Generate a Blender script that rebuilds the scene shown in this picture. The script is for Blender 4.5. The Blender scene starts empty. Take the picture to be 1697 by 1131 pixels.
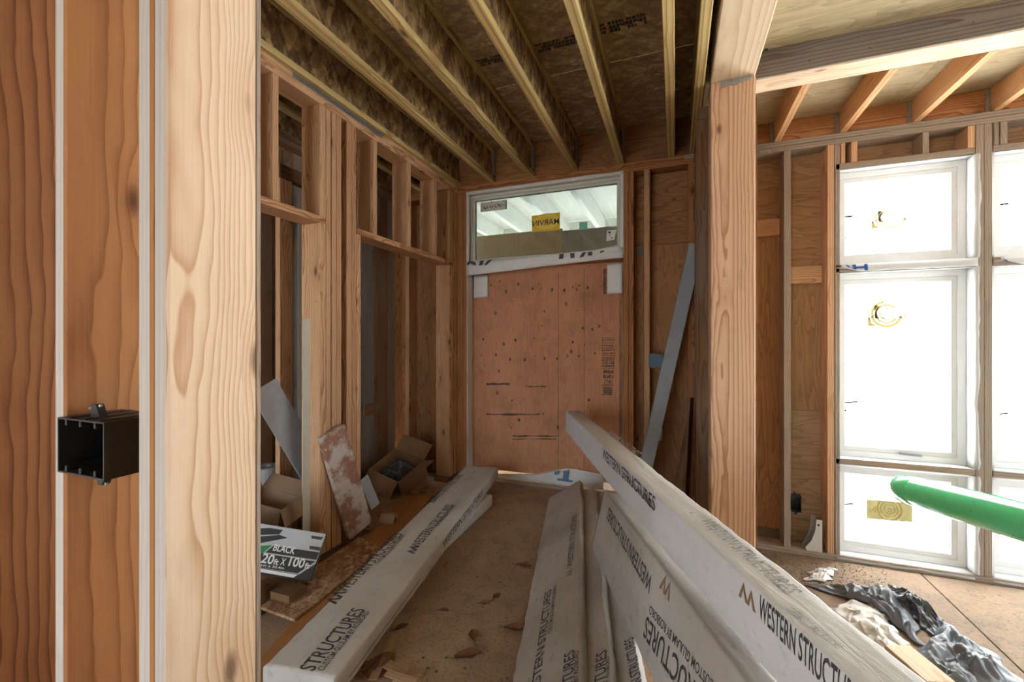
import bpy, bmesh, math, random
from mathutils import Vector, Matrix, noise
random.seed(7)
S = bpy.context.scene
COL = S.collection
# ------------------------------------------------------------------ camera, world, light, exposure
CX, HV, FPX = 848.5, 563.0, 711.0
YAW = math.radians(20.9)
CAMZ = 1.29
cam_d = bpy.data.cameras.new('camera')
cam = bpy.data.objects.new('camera', cam_d)
COL.objects.link(cam)
cam.location = (0, 0, CAMZ)
cam.rotation_euler = (math.pi / 2, 0, YAW)
cam_d.sensor_width = 36.0
cam_d.lens = FPX / 1697.0 * 36.0
cam_d.shift_y = -(565.5 - HV) / 1697.0
cam_d.clip_start = 0.02
S.camera = cam

world = bpy.data.worlds.new('overcast_sky')
S.world = world
world.use_nodes = True
bgn = world.node_tree.nodes['Background']
bgn.inputs[0].default_value = (0.84, 0.93, 1.0, 1)
bgn.inputs[1].default_value = 2.0

sun_d = bpy.data.lights.new('sun', 'SUN')
sun_d.energy = 14.0
sun_d.angle = math.radians(3)
sun_d.color = (1.0, 0.98, 0.95)
sun = bpy.data.objects.new('sun', sun_d)
COL.objects.link(sun)
sun.rotation_euler = Vector((-0.38, -0.68, -0.62)).to_track_quat('-Z', 'Y').to_euler()

S.view_settings.view_transform = 'Standard'
S.view_settings.look = 'None'
S.view_settings.gamma = 1
S.view_settings.use_curve_mapping = False
S.view_settings.exposure = 2.3
try:
    S.cycles.use_denoising = True
    S.cycles.max_bounces = 8
    S.cycles.diffuse_bounces = 5
    S.cycles.transmission_bounces = 8
    S.cycles.transparent_max_bounces = 12
    S.cycles.caustics_reflective = False
    S.cycles.sample_clamp_indirect = 6.0
except Exception:
    pass

# ------------------------------------------------------------------ pixel -> place
FW = Vector((-math.sin(YAW), math.cos(YAW), 0))
RT = Vector((math.cos(YAW), math.sin(YAW), 0))
CAM = Vector((0, 0, CAMZ))
def ray(u, v):
    return FW + RT * ((u - CX) / FPX) + Vector((0, 0, -(v - HV) / FPX))
def atY(u, v, y):
    d = ray(u, v); return CAM + d * (y / d.y)
def atX(u, v, x):
    d = ray(u, v); return CAM + d * (x / d.x)
def atZ(u, v, z):
    d = ray(u, v); return CAM + d * ((z - CAMZ) / d.z)

# ------------------------------------------------------------------ materials
def new_mat(name):
    m = bpy.data.materials.new(name); m.use_nodes = True
    nt = m.node_tree; nt.nodes.clear()
    out = nt.nodes.new('ShaderNodeOutputMaterial')
    return m, nt, out
class N:
    def __init__(s, nt): s.nt = nt
    def n(s, t, **k):
        nd = s.nt.nodes.new(t)
        for a, b in k.items():
            if a.startswith('i_'): nd.inputs[a[2:].replace('_', ' ')].default_value = b
            else: setattr(nd, a, b)
        return nd
    def l(s, a, b): s.nt.links.new(a, b)
    def math(s, op, a, b=None, c=None, clamp=False):
        nd = s.nt.nodes.new('ShaderNodeMath'); nd.operation = op; nd.use_clamp = clamp
        for i, x in enumerate((a, b, c)):
            if x is None: continue
            if isinstance(x, (int, float)): nd.inputs[i].default_value = x
            else: s.l(x, nd.inputs[i])
        return nd.outputs[0]
    def vmath(s, op, a, b):
        nd = s.nt.nodes.new('ShaderNodeVectorMath'); nd.operation = op
        for i, x in enumerate((a, b)):
            if isinstance(x, (tuple, list)): nd.inputs[i].default_value = x
            else: s.l(x, nd.inputs[i])
        return nd.outputs[0]
    def mix(s, f, a, b, mode='MIX'):
        nd = s.nt.nodes.new('ShaderNodeMix'); nd.data_type = 'RGBA'; nd.blend_type = mode; nd.clamp_factor = True
        for i, x in ((0, f), (6, a), (7, b)):
            if isinstance(x, (int, float)): nd.inputs[i].default_value = x
            elif isinstance(x, (tuple, list)): nd.inputs[i].default_value = tuple(x) + ((1,) if len(x) == 3 else ())
            else: s.l(x, nd.inputs[i])
        return nd.outputs[2]
    def ramp(s, f, stops):
        nd = s.nt.nodes.new('ShaderNodeValToRGB'); cr = nd.color_ramp
        while len(cr.elements) < len(stops): cr.elements.new(0.5)
        for e, (p, c) in zip(cr.elements, stops):
            e.position = p; e.color = tuple(c) + (1,) if len(c) == 3 else c
        s.l(f, nd.inputs[0]); return nd.outputs[0]
    def maprange(s, v, a, b, c=0.0, d=1.0):
        nd = s.nt.nodes.new('ShaderNodeMapRange'); nd.clamp = True
        s.l(v, nd.inputs[0])
        for i, x in enumerate((a, b, c, d)): nd.inputs[i + 1].default_value = x
        return nd.outputs[0]
    def noise(s, vec, scale, detail=4, rough=0.55, dist=0.0):
        nd = s.nt.nodes.new('ShaderNodeTexNoise'); nd.inputs['Scale'].default_value = scale
        nd.inputs['Detail'].default_value = detail; nd.inputs['Roughness'].default_value = rough
        nd.inputs['Distortion'].default_value = dist
        s.l(vec, nd.inputs['Vector']); return nd.outputs['Fac']
    def bsdf(s, out, col, rough=0.7, bump=None, bs=0.3, bd=0.002, metal=0.0, spec=None):
        p = s.nt.nodes.new('ShaderNodeBsdfPrincipled')
        for k, x in (('Base Color', col), ('Roughness', rough), ('Metallic', metal)):
            if isinstance(x, (int, float)): p.inputs[k].default_value = x
            elif isinstance(x, (tuple, list)): p.inputs[k].default_value = tuple(x) + ((1,) if len(x) == 3 else ())
            else: s.l(x, p.inputs[k])
        if spec is not None: p.inputs['Specular IOR Level'].default_value = spec
        if bump is not None:
            b = s.nt.nodes.new('ShaderNodeBump'); b.inputs['Strength'].default_value = bs; b.inputs['Distance'].default_value = bd
            s.l(bump, b.inputs['Height']); s.l(b.outputs[0], p.inputs['Normal'])
        s.l(p.outputs[0], out.inputs[0]); return p

def wood(name, light, dark, ring=1.0, knots=0.6, grey=0.0, greycol=(0.36, 0.31, 0.27), dirt=0.25, vary=0.25, rough=0.75, contrast=1.0):
    """sawn lumber; grain runs along local X"""
    m, nt, out = new_mat(name); k = N(nt)
    tc = k.n('ShaderNodeTexCoord').outputs['Object']
    rnd = k.n('ShaderNodeObjectInfo').outputs['Random']
    cmb = k.n('ShaderNodeCombineXYZ')
    k.l(k.math('MULTIPLY', rnd, 37.0), cmb.inputs[0])
    k.l(k.math('MULTIPLY', k.math('SUBTRACT', k.math('FRACT', k.math('MULTIPLY', rnd, 13.7)), 0.5), 0.12), cmb.inputs[1])
    k.l(k.math('ADD', k.math('MULTIPLY', k.math('FRACT', k.math('MULTIPLY', rnd, 7.1)), 0.05), 0.03), cmb.inputs[2])
    p = k.vmath('ADD', tc, cmb.outputs[0])
    wob = k.noise(k.vmath('MULTIPLY', p, (1.6, 6, 6)), 1.0, 3)
    wob = k.math('MULTIPLY', k.math('SUBTRACT', wob, 0.5), 0.055)
    wc = k.n('ShaderNodeCombineXYZ'); k.l(wob, wc.inputs[1]); k.l(wob, wc.inputs[2])
    pw = k.vmath('ADD', p, wc.outputs[0])
    # knots
    vo = k.n('ShaderNodeTexVoronoi', feature='F1'); vo.inputs['Scale'].default_value = 1.0
    vo.inputs['Randomness'].default_value = 1.0
    k.l(k.vmath('MULTIPLY', p, (3.4, 8.5, 8.5)), vo.inputs['Vector'])
    kd = vo.outputs['Distance']
    sc = k.n('ShaderNodeSeparateColor'); k.l(vo.outputs['Color'], sc.inputs[0])
    pick = k.math('LESS_THAN', sc.outputs[0], knots)
    kn = k.math('MULTIPLY', k.maprange(kd, 0.05, 0.14, 1, 0), pick)
    kh = k.math('MULTIPLY', k.maprange(kd, 0.08, 0.42, 1, 0), pick)
    # rings
    sp = k.n('ShaderNodeSeparateXYZ'); k.l(pw, sp.inputs[0])
    r = k.math('SQRT', k.math('ADD', k.math('MULTIPLY', sp.outputs[1], sp.outputs[1]), k.math('MULTIPLY', sp.outputs[2], sp.outputs[2])))
    r = k.math('ADD', r, k.math('MULTIPLY', kh, 0.012))
    ph = k.math('FRACT', k.math('MULTIPLY', r, 95.0 * ring))
    late = k.math('MULTIPLY', k.math('POWER', ph, 2.2), k.maprange(ph, 0.93, 1.0, 1, 0))
    fib = k.noise(k.vmath('MULTIPLY', p, (4, 260, 260)), 1.0, 3, 0.6)
    big = k.noise(k.vmath('MULTIPLY', p, (0.9, 9, 9)), 1.0, 4)
    f = k.math('ADD', k.math('MULTIPLY', late, 0.85 * contrast), k.math('MULTIPLY', k.math('SUBTRACT', fib, 0.5), 0.5))
    f = k.math('ADD', f, k.math('MULTIPLY', k.math('SUBTRACT', big, 0.45), 0.9))
    f = k.math('ADD', f, k.math('MULTIPLY', k.math('SUBTRACT', rnd, 0.5), vary), clamp=True)
    col = k.ramp(f, [(0.0, light), (0.45, tuple(a * 0.62 + b * 0.38 for a, b in zip(light, dark))), (1.0, dark)])
    col = k.mix(k.math('MULTIPLY', kh, 0.35), col, dark)
    col = k.mix(k.math('MULTIPLY', kn, 0.85), col, tuple(x * 0.32 for x in dark))
    if grey > 0:
        g = k.noise(k.vmath('MULTIPLY', p, (1.4, 14, 14)), 1.0, 5, 0.6)
        gm = k.math('MULTIPLY', k.maprange(g, 0.62 - 0.45 * grey, 0.78 - 0.35 * grey), min(1, 0.55 + grey * 0.4))
        gcol = k.mix(f, greycol, tuple(x * 0.55 for x in greycol))
        col = k.mix(gm, col, gcol)
    if dirt > 0:
        d1 = k.noise(k.vmath('MULTIPLY', p, (5, 16, 16)), 1.0, 6, 0.65)
        col = k.mix(k.math('MULTIPLY', k.maprange(d1, 0.55, 0.8), dirt), col, (0.09, 0.06, 0.045))
        v2 = k.n('ShaderNodeTexVoronoi', feature='F1'); v2.inputs['Scale'].default_value = 11.0
        k.l(p, v2.inputs['Vector'])
        s2 = k.n('ShaderNodeSeparateColor'); k.l(v2.outputs['Color'], s2.inputs[0])
        dot = k.math('MULTIPLY', k.maprange(v2.outputs['Distance'], 0.03, 0.055, 1, 0), k.math('LESS_THAN', s2.outputs[1], 0.35))
        col = k.mix(k.math('MULTIPLY', dot, 0.8), col, (0.03, 0.022, 0.018))
    k.bsdf(out, col, rough, bump=k.math('ADD', k.math('MULTIPLY', late, 0.5), fib), bs=0.25, bd=0.0015, spec=0.25)
    return m

def plywood(name, light, dark, streak=0.5, rough=0.8, knot=0.35, scale=1.0, vary=0.2, dirtcol=(0.07, 0.05, 0.04), dirt=0.3):
    """veneer face; grain along local X, broad cathedral figure"""
    m, nt, out = new_mat(name); k = N(nt)
    tc = k.n('ShaderNodeTexCoord').outputs['Object']
    rnd = k.n('ShaderNodeObjectInfo').outputs['Random']
    cmb = k.n('ShaderNodeCombineXYZ')
    for i, q in enumerate((31.0, 17.0, 11.0)): k.l(k.math('MULTIPLY', rnd, q), cmb.inputs[i])
    p = k.vmath('ADD', tc, cmb.outputs[0])
    base = k.noise(k.vmath('MULTIPLY', p, (0.8 * scale, 5.5 * scale, 5.5 * scale)), 1.0, 3, 0.5, 0.4)
    ph = k.math('FRACT', k.math('MULTIPLY', base, 16.0))
    late = k.math('POWER', ph, 2.0)
    fib = k.noise(k.vmath('MULTIPLY', p, (5, 180, 180)), 1.0, 3, 0.6)
    big = k.noise(k.vmath('MULTIPLY', p, (0.7, 3.0, 3.0)), 1.0, 4)
    f = k.math('ADD', k.math('MULTIPLY', late, streak), k.math('MULTIPLY', k.math('SUBTRACT', big, 0.4), 1.0))
    f = k.math('ADD', f, k.math('MULTIPLY', k.math('SUBTRACT', fib, 0.5), 0.5))
    f = k.math('ADD', f, k.math('MULTIPLY', k.math('SUBTRACT', rnd, 0.5), vary), clamp=True)
    col = k.ramp(f, [(0, light), (1, dark)])
    vo = k.n('ShaderNodeTexVoronoi', feature='F1'); vo.inputs['Scale'].default_value = 1.0
    k.l(k.vmath('MULTIPLY', p, (5.0, 8.0, 8.0)), vo.inputs['Vector'])
    sc = k.n('ShaderNodeSeparateColor'); k.l(vo.outputs['Color'], sc.inputs[0])
    kn = k.math('MULTIPLY', k.maprange(vo.outputs['Distance'], 0.04, 0.14, 1, 0), k.math('LESS_THAN', sc.outputs[0], knot))
    col = k.mix(k.math('MULTIPLY', kn, 0.8), col, tuple(x * 0.3 for x in dark))
    d1 = k.noise(p, 3.5, 7, 0.65)
    col = k.mix(k.math('MULTIPLY', k.maprange(d1, 0.5, 0.75), dirt), col, dirtcol)
    k.bsdf(out, col, rough, bump=k.math('ADD', fib, late), bs=0.2, bd=0.001, spec=0.25)
    return m

def osb(name, light, dark, stretch=(3.0, 1.0, 1.0), scale=16.0, rough=0.75):
    m, nt, out = new_mat(name); k = N(nt)
    tc = k.n('ShaderNodeTexCoord').outputs['Object']
    rnd = k.n('ShaderNodeObjectInfo').outputs['Random']
    cmb = k.n('ShaderNodeCombineXYZ')
    for i, q in enumerate((31.0, 17.0, 11.0)): k.l(k.math('MULTIPLY', rnd, q), cmb.inputs[i])
    p = k.vmath('ADD', tc, cmb.outputs[0])
    cols = None; hgt = None
    for j, rot in enumerate((0.35, -0.5, 1.0)):
        m0 = k.n('ShaderNodeMapping'); m0.inputs['Rotation'].default_value = (rot, rot * 0.6, rot)
        k.l(p, m0.inputs['Vector'])
        mp = k.n('ShaderNodeMapping'); mp.inputs['Scale'].default_value = tuple(1.0 / s for s in stretch)
        k.l(m0.outputs[0], mp.inputs['Vector'])
        w = k.noise(mp.outputs[0], 9.0, 2)
        vo = k.n('ShaderNodeTexVoronoi', feature='F1'); vo.inputs['Scale'].default_value = scale * (1 + 0.5 * j)
        k.l(mp.outputs[0], vo.inputs['Vector'])
        sc = k.n('ShaderNodeSeparateColor'); k.l(vo.outputs['Color'], sc.inputs[0])
        val = sc.outputs[j]
        cols = val if cols is None else k.math('ADD', cols, val)
        dd = vo.outputs['Distance']
        hgt = dd if hgt is None else k.math('ADD', hgt, dd)
    fib = k.noise(k.vmath('MULTIPLY', p, (40, 40, 40)), 1.0, 4, 0.6)
    f = k.math('ADD', k.math('MULTIPLY', k.math('SUBTRACT', cols, 0.9), 0.55), k.math('MULTIPLY', k.math('SUBTRACT', fib, 0.5), 0.6), clamp=True)
    mid = tuple((a + b) / 2 for a, b in zip(light, dark))
    col = k.ramp(f, [(0, dark), (0.45, mid), (0.85, light), (1.0, tuple(min(1, x * 1.35) for x in light))])
    k.bsdf(out, col, rough, bump=k.math('ADD', hgt, cols), bs=0.6, bd=0.003, spec=0.4)
    return m

def plain(name, col, rough=0.6, metal=0.0, noise_amt=0.15, nscale=20.0, dark=None, bumpd=0.0, spec=None, thr=(0.45, 0.75)):
    m, nt, out = new_mat(name); k = N(nt)
    tc = k.n('ShaderNodeTexCoord').outputs['Object']
    f = k.noise(tc, nscale, 6, 0.62)
    dk = dark if dark else tuple(x * 0.55 for x in col)
    c = k.mix(k.math('MULTIPLY', k.maprange(f, thr[0], thr[1]), noise_amt), col, dk)
    k.bsdf(out, c, rough, bump=f if bumpd else None, bs=0.6, bd=bumpd or 0.001, metal=metal, spec=spec)
    return m

def wrap_paper(name, col, dirtcol, dirt=0.5):
    m, nt, out = new_mat(name); k = N(nt)
    tc = k.n('ShaderNodeTexCoord').outputs['Object']
    rnd = k.n('ShaderNodeObjectInfo').outputs['Random']
    cmb = k.n('ShaderNodeCombineXYZ')
    for i, q in enumerate((31.0, 17.0, 11.0)): k.l(k.math('MULTIPLY', rnd, q), cmb.inputs[i])
    p = k.vmath('ADD', tc, cmb.outputs[0])
    a = k.noise(p, 2.2, 6, 0.6)
    b = k.noise(p, 26.0, 5, 0.65)
    col1 = k.mix(k.math('MULTIPLY', k.maprange(a, 0.40, 0.72), dirt), col, dirtcol)
    col1 = k.mix(k.math('MULTIPLY', k.maprange(b, 0.58, 0.74), dirt * 0.7), col1, tuple(x * 0.55 for x in dirtcol))
    v2 = k.n('ShaderNodeTexVoronoi', feature='F1'); v2.inputs['Scale'].default_value = 9.0
    k.l(p, v2.inputs['Vector'])
    s2 = k.n('ShaderNodeSeparateColor'); k.l(v2.outputs['Color'], s2.inputs[0])
    dot = k.math('MULTIPLY', k.maprange(v2.outputs['Distance'], 0.025, 0.05, 1, 0), k.math('LESS_THAN', s2.outputs[1], 0.4))
    col1 = k.mix(k.math('MULTIPLY', dot, 0.8), col1, (0.05, 0.04, 0.035))
    mp = k.n('ShaderNodeMapping'); mp.inputs['Rotation'].default_value = (0, 0, 0.9); mp.inputs['Scale'].default_value = (4, 26, 16)
    k.l(p, mp.inputs['Vector'])
    cr = k.noise(mp.outputs[0], 1.0, 4, 0.6, 0.6)
    k.bsdf(out, col1, 0.55, bump=k.math('ADD', cr, k.math('MULTIPLY', b, 0.25)), bs=0.6, bd=0.008, spec=0.3)
    return m

M = {}
M['fir'] = wood('fir_framing', (0.66, 0.42, 0.25), (0.34, 0.15, 0.06), knots=0.75, vary=0.4, dirt=0.45, contrast=1.35)
M['fir_red'] = wood('fir_red', (0.46, 0.21, 0.085), (0.18, 0.06, 0.022), knots=0.6, vary=0.3, dirt=0.4, contrast=1.3)
M['fir_big'] = wood('fir_jamb', (0.70, 0.54, 0.40), (0.49, 0.30, 0.175), ring=1.15, knots=0.7, vary=0.1, dirt=0.18, contrast=1.25)
M['fir_orange'] = wood('fir_orange', (0.52, 0.255, 0.11), (0.27, 0.10, 0.035), ring=0.55, knots=0.6, vary=0.15, dirt=0.10, contrast=1.1)
M['fir_deep'] = wood('fir_deep', (0.33, 0.14, 0.055), (0.14, 0.045, 0.016), ring=0.5, knots=0.5, vary=0.1, dirt=0.10, contrast=1.2)  # darker stud wood stands in for the shade between the near studs
M['fir_grey'] = wood('fir_weathered', (0.44, 0.31, 0.21), (0.22, 0.13, 0.08), grey=0.75, greycol=(0.33, 0.285, 0.24), dirt=0.35)
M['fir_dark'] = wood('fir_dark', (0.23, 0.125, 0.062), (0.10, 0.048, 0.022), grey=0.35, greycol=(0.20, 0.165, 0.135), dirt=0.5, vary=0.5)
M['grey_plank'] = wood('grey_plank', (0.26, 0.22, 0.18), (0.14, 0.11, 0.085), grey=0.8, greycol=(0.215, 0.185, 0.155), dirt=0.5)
M['post'] = wood('post_fir', (0.76, 0.52, 0.36), (0.50, 0.27, 0.155), ring=0.62, knots=0.25, vary=0.0, dirt=0.22, contrast=1.5)
M['glulam_pale'] = wood('glulam_pale', (0.78, 0.64, 0.47), (0.58, 0.40, 0.25), ring=0.7, knots=0.25, vary=0.0, dirt=0.15)
M['beam_grey'] = wood('beam_weathered', (0.28, 0.21, 0.16), (0.11, 0.08, 0.06), ring=0.55, knots=0.1, grey=0.8, greycol=(0.225, 0.20, 0.18), dirt=0.55, contrast=1.4)
M['joist_flange'] = wood('joist_flange', (0.60, 0.47, 0.21), (0.36, 0.22, 0.085), ring=0.42, knots=0.3, vary=0.2, dirt=0.2, contrast=1.6)
M['rafter'] = wood('rafter_fir', (0.66, 0.40, 0.20), (0.40, 0.17, 0.06), ring=0.7, knots=0.25, vary=0.15, dirt=0.1)
M['plank_brown'] = wood('plank_brown', (0.42, 0.20, 0.075), (0.24, 0.095, 0.03), ring=1.6, knots=0.1, vary=0.1, dirt=0.2, contrast=0.7, rough=0.5)
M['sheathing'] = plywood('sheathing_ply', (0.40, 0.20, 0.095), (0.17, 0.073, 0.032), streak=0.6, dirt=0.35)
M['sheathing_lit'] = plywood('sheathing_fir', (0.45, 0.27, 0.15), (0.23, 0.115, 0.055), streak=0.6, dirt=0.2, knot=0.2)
M['door_ply'] = plywood('door_ply', (0.58, 0.285, 0.165), (0.31, 0.115, 0.056), streak=0.28, knot=0.40, dirt=0.4, scale=1.2, vary=0.0)
M['ceil_ply'] = plywood('deck_ply_pale', (0.50, 0.42, 0.27), (0.28, 0.22, 0.12), streak=0.5, knot=0.3, dirt=0.4)
M['porch_ply'] = plywood('porch_ply', (0.52, 0.38, 0.22), (0.36, 0.24, 0.13), streak=0.2, knot=0.1, dirt=0.2)
M['porch_ply_grey'] = plywood('porch_ply_grey', (0.34, 0.30, 0.24), (0.22, 0.18, 0.14), streak=0.2, knot=0.1, dirt=0.3)
M['osb_web'] = osb('osb_joist_web', (0.52, 0.36, 0.17), (0.14, 0.085, 0.04), stretch=(1.0, 3.4, 3.0), scale=26)
M['osb_deck'] = osb('osb_deck', (0.58, 0.43, 0.25), (0.30, 0.205, 0.115), stretch=(3.6, 1.0, 1.0), scale=24)
M['osb_piece'] = osb('osb_offcut', (0.58, 0.40, 0.25), (0.26, 0.125, 0.06), stretch=(3.2, 1.0, 1.0), scale=30)
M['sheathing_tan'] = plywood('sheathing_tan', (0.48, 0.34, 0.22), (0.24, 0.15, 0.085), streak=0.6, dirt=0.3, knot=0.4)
M['rim'] = plywood('rim_board', (0.36, 0.17, 0.07), (0.15, 0.06, 0.025), streak=0.5, dirt=0.4)
M['wrap'] = wrap_paper('beam_wrap', (0.57, 0.56, 0.54), (0.34, 0.31, 0.27), 0.5)
M['wrap_dirty'] = wrap_paper('beam_wrap_dirty', (0.47, 0.435, 0.395), (0.27, 0.225, 0.18), 0.7)
M['wrap_clean'] = wrap_paper('beam_wrap_clean', (0.66, 0.66, 0.66), (0.42, 0.41, 0.39), 0.4)
M['ink'] = plain('black_ink', (0.045, 0.042, 0.045), 0.6, noise_amt=0.5, nscale=60, dark=(0.20, 0.19, 0.18), thr=(0.5, 0.7))
M['ink_brown'] = plain('brown_ink', (0.24, 0.14, 0.085), 0.6)
M['ink_faint'] = plain('faint_ink', (0.28, 0.28, 0.30), 0.6, noise_amt=0.9, nscale=35, dark=(0.55, 0.55, 0.54), thr=(0.45, 0.6))
M['ink_ply'] = plain('stamp_ink', (0.085, 0.048, 0.035), 0.7, noise_amt=0.8, nscale=45, dark=(0.30, 0.14, 0.08), thr=(0.5, 0.66))
M['ink_deck'] = plain('deck_stamp_ink', (0.03, 0.025, 0.02), 0.7)
M['housewrap'] = plain('housewrap', (0.72, 0.72, 0.73), 0.55, noise_amt=0.25, nscale=9, dark=(0.52, 0.52, 0.53), bumpd=0.004)
M['housewrap_print'] = plain('housewrap_print', (0.05, 0.05, 0.055), 0.6)
M['blue_print'] = plain('blue_print', (0.10, 0.22, 0.40), 0.6)
M['frame'] = plain('white_window_frame', (0.74, 0.77, 0.78), 0.35, noise_amt=0.1)
M['frame_cream'] = plain('cream_window_frame', (0.62, 0.63, 0.56), 0.4, noise_amt=0.15)
M['gasket'] = plain('dark_gasket', (0.10, 0.10, 0.10), 0.6)
M['steel'] = plain('galvanised_steel', (0.42, 0.45, 0.48), 0.42, metal=0.85, noise_amt=0.6, nscale=35, dark=(0.25, 0.26, 0.28))
M['alu'] = plain('aluminium_strip', (0.74, 0.71, 0.60), 0.25, metal=0.25, noise_amt=0.3, nscale=8)
M['iron'] = plain('dark_iron', (0.06, 0.055, 0.05), 0.55, metal=0.6)
M['white_steel'] = plain('white_painted_steel', (0.62, 0.62, 0.58), 0.35, metal=0.3)
M['pvc_black'] = plain('black_plastic', (0.022, 0.024, 0.028), 0.38, noise_amt=0.4, nscale=14, dark=(0.06, 0.065, 0.07))
M['pvc_blue'] = plain('blue_plastic', (0.02, 0.075, 0.14), 0.45)
M['pvc_green'] = plain('green_pvc', (0.13, 0.78, 0.36), 0.10, noise_amt=0.5, nscale=28, dark=(0.03, 0.26, 0.11), thr=(0.6, 0.72))
M['film_black'] = plain('black_poly_film', (0.055, 0.062, 0.075), 0.28, noise_amt=0.6, nscale=6, dark=(0.16, 0.17, 0.19), bumpd=0.01)
M['film_grey'] = plain('grey_poly_film', (0.15, 0.165, 0.19), 0.35, noise_amt=0.6, nscale=8, dark=(0.10, 0.11, 0.13), bumpd=0.012)
M['paper_white'] = plain('white_paper', (0.74, 0.73, 0.70), 0.6, noise_amt=0.4, nscale=11, dark=(0.45, 0.40, 0.33), bumpd=0.004)
M['box_grey'] = plain('carton_grey', (0.42, 0.46, 0.50), 0.45, noise_amt=0.15, nscale=7)
M['box_black'] = plain('carton_black', (0.03, 0.034, 0.04), 0.45)
M['box_white'] = plain('carton_white_print', (0.72, 0.75, 0.78), 0.45)
M['box_green'] = plain('carton_green', (0.02, 0.22, 0.08), 0.45)
M['red_print'] = plain('red_print', (0.45, 0.06, 0.05), 0.5)
M['cardboard'] = plain('cardboard', (0.30, 0.175, 0.09), 0.8, noise_amt=0.5, nscale=6)
M['cardboard_pale'] = plain('cardboard_pale', (0.36, 0.26, 0.17), 0.8, noise_amt=0.4, nscale=9)
M['paint_board'] = plain('paint_spattered_board', (0.30, 0.15, 0.10), 0.75, noise_amt=0.95, nscale=7.5, dark=(0.52, 0.47, 0.44), thr=(0.46, 0.56), bumpd=0.002)
M['grey_board'] = plain('grey_primed_board', (0.34, 0.37, 0.40), 0.5, noise_amt=0.35, nscale=9, dark=(0.22, 0.23, 0.24))
M['white_panel'] = plain('white_panel', (0.32, 0.325, 0.33), 0.5, noise_amt=0.4, nscale=12)
M['leaf'] = plain('dead_leaf', (0.16, 0.07, 0.03), 0.7, noise_amt=0.5, nscale=30, bumpd=0.003)
M['shim'] = wood('shim_wood', (0.46, 0.32, 0.19), (0.30, 0.19, 0.10), knots=0.0, dirt=0.1)
M['dirt'] = plain('sawdust_dirt', (0.15, 0.105, 0.07), 0.95, noise_amt=0.6, nscale=40, bumpd=0.004)
M['yellow'] = plain('yellow_sticker', (0.78, 0.50, 0.02), 0.4, noise_amt=0.1)
M['yellow2'] = plain('yellow_sticker_ring', (0.86, 0.66, 0.10), 0.4, noise_amt=0.1)
M['sticker_green'] = plain('green_sticker', (0.18, 0.55, 0.40), 0.45, noise_amt=0.5, nscale=80)
M['sticker_pale'] = plain('pale_green_sticker', (0.62, 0.66, 0.55), 0.5)
M['sticker_white'] = plain('white_sticker', (0.78, 0.78, 0.76), 0.5)
M['porch_white'] = plain('porch_pale_wood', (0.74, 0.74, 0.70), 0.7, noise_amt=0.2, nscale=6)
M['concrete'] = plain('pale_concrete', (0.42, 0.41, 0.39), 0.9, noise_amt=0.4, nscale=4)

def floor_mat(name, a, b, c, wet=0.0):
    m, nt, out = new_mat(name); k = N(nt)
    p = k.n('ShaderNodeNewGeometry').outputs['Position']
    big = k.noise(p, 1.7, 6, 0.6)
    med = k.noise(p, 9.0, 6, 0.65, 0.4)
    fin = k.noise(p, 70.0, 4, 0.7)
    col = k.mix(k.maprange(big, 0.35, 0.68), a, b)
    col = k.mix(k.math('MULTIPLY', k.maprange(med, 0.50, 0.72), 0.75), col, c)
    col = k.mix(k.math('MULTIPLY', k.maprange(fin, 0.52, 0.70), 0.65), col, tuple(x * 0.4 for x in c))
    vo = k.n('ShaderNodeTexVoronoi', feature='F1'); vo.inputs['Scale'].default_value = 22.0
    k.l(k.vmath('ADD', p, (3.1, 0.7, 0)), vo.inputs['Vector'])
    sc = k.n('ShaderNodeSeparateColor'); k.l(vo.outputs['Color'], sc.inputs[0])
    ck = k.math('MULTIPLY', k.maprange(vo.outputs['Distance'], 0.10, 0.2, 1, 0), k.math('LESS_THAN', sc.outputs[0], 0.22))
    col = k.mix(k.math('MULTIPLY', ck, 0.8), col, tuple(x * 0.3 for x in c))
    k.bsdf(out, col, 0.8, bump=k.math('ADD', med, k.math('MULTIPLY', fin, 0.6)), bs=0.5, bd=0.004, spec=0.3)
    return m
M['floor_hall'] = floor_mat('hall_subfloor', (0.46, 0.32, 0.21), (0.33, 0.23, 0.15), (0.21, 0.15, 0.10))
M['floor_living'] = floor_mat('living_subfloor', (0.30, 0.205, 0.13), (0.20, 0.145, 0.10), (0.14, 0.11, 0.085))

def film_pane(name):
    """pane behind white protective film"""
    m, nt, out = new_mat(name); k = N(nt)
    tc = k.n('ShaderNodeTexCoord').outputs['Object']
    f = k.noise(k.vmath('MULTIPLY', tc, (5, 5, 1.6)), 1.0, 3)
    col = k.mix(k.math('MULTIPLY', k.maprange(f, 0.58, 0.66), 0.5), (0.94, 0.94, 0.94), (0.66, 0.78, 0.86))
    t = k.n('ShaderNodeBsdfTranslucent'); k.l(col, t.inputs[0])
    d = k.n('ShaderNodeBsdfPrincipled'); d.inputs['Base Color'].default_value = (0.85, 0.86, 0.87, 1); d.inputs['Roughness'].default_value = 0.3
    mx = k.n('ShaderNodeMixShader'); mx.inputs[0].default_value = 0.15
    k.l(t.outputs[0], mx.inputs[1]); k.l(d.outputs[0], mx.inputs[2]); k.l(mx.outputs[0], out.inputs[0])
    return m
M['film'] = film_pane('film_pane')
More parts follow.
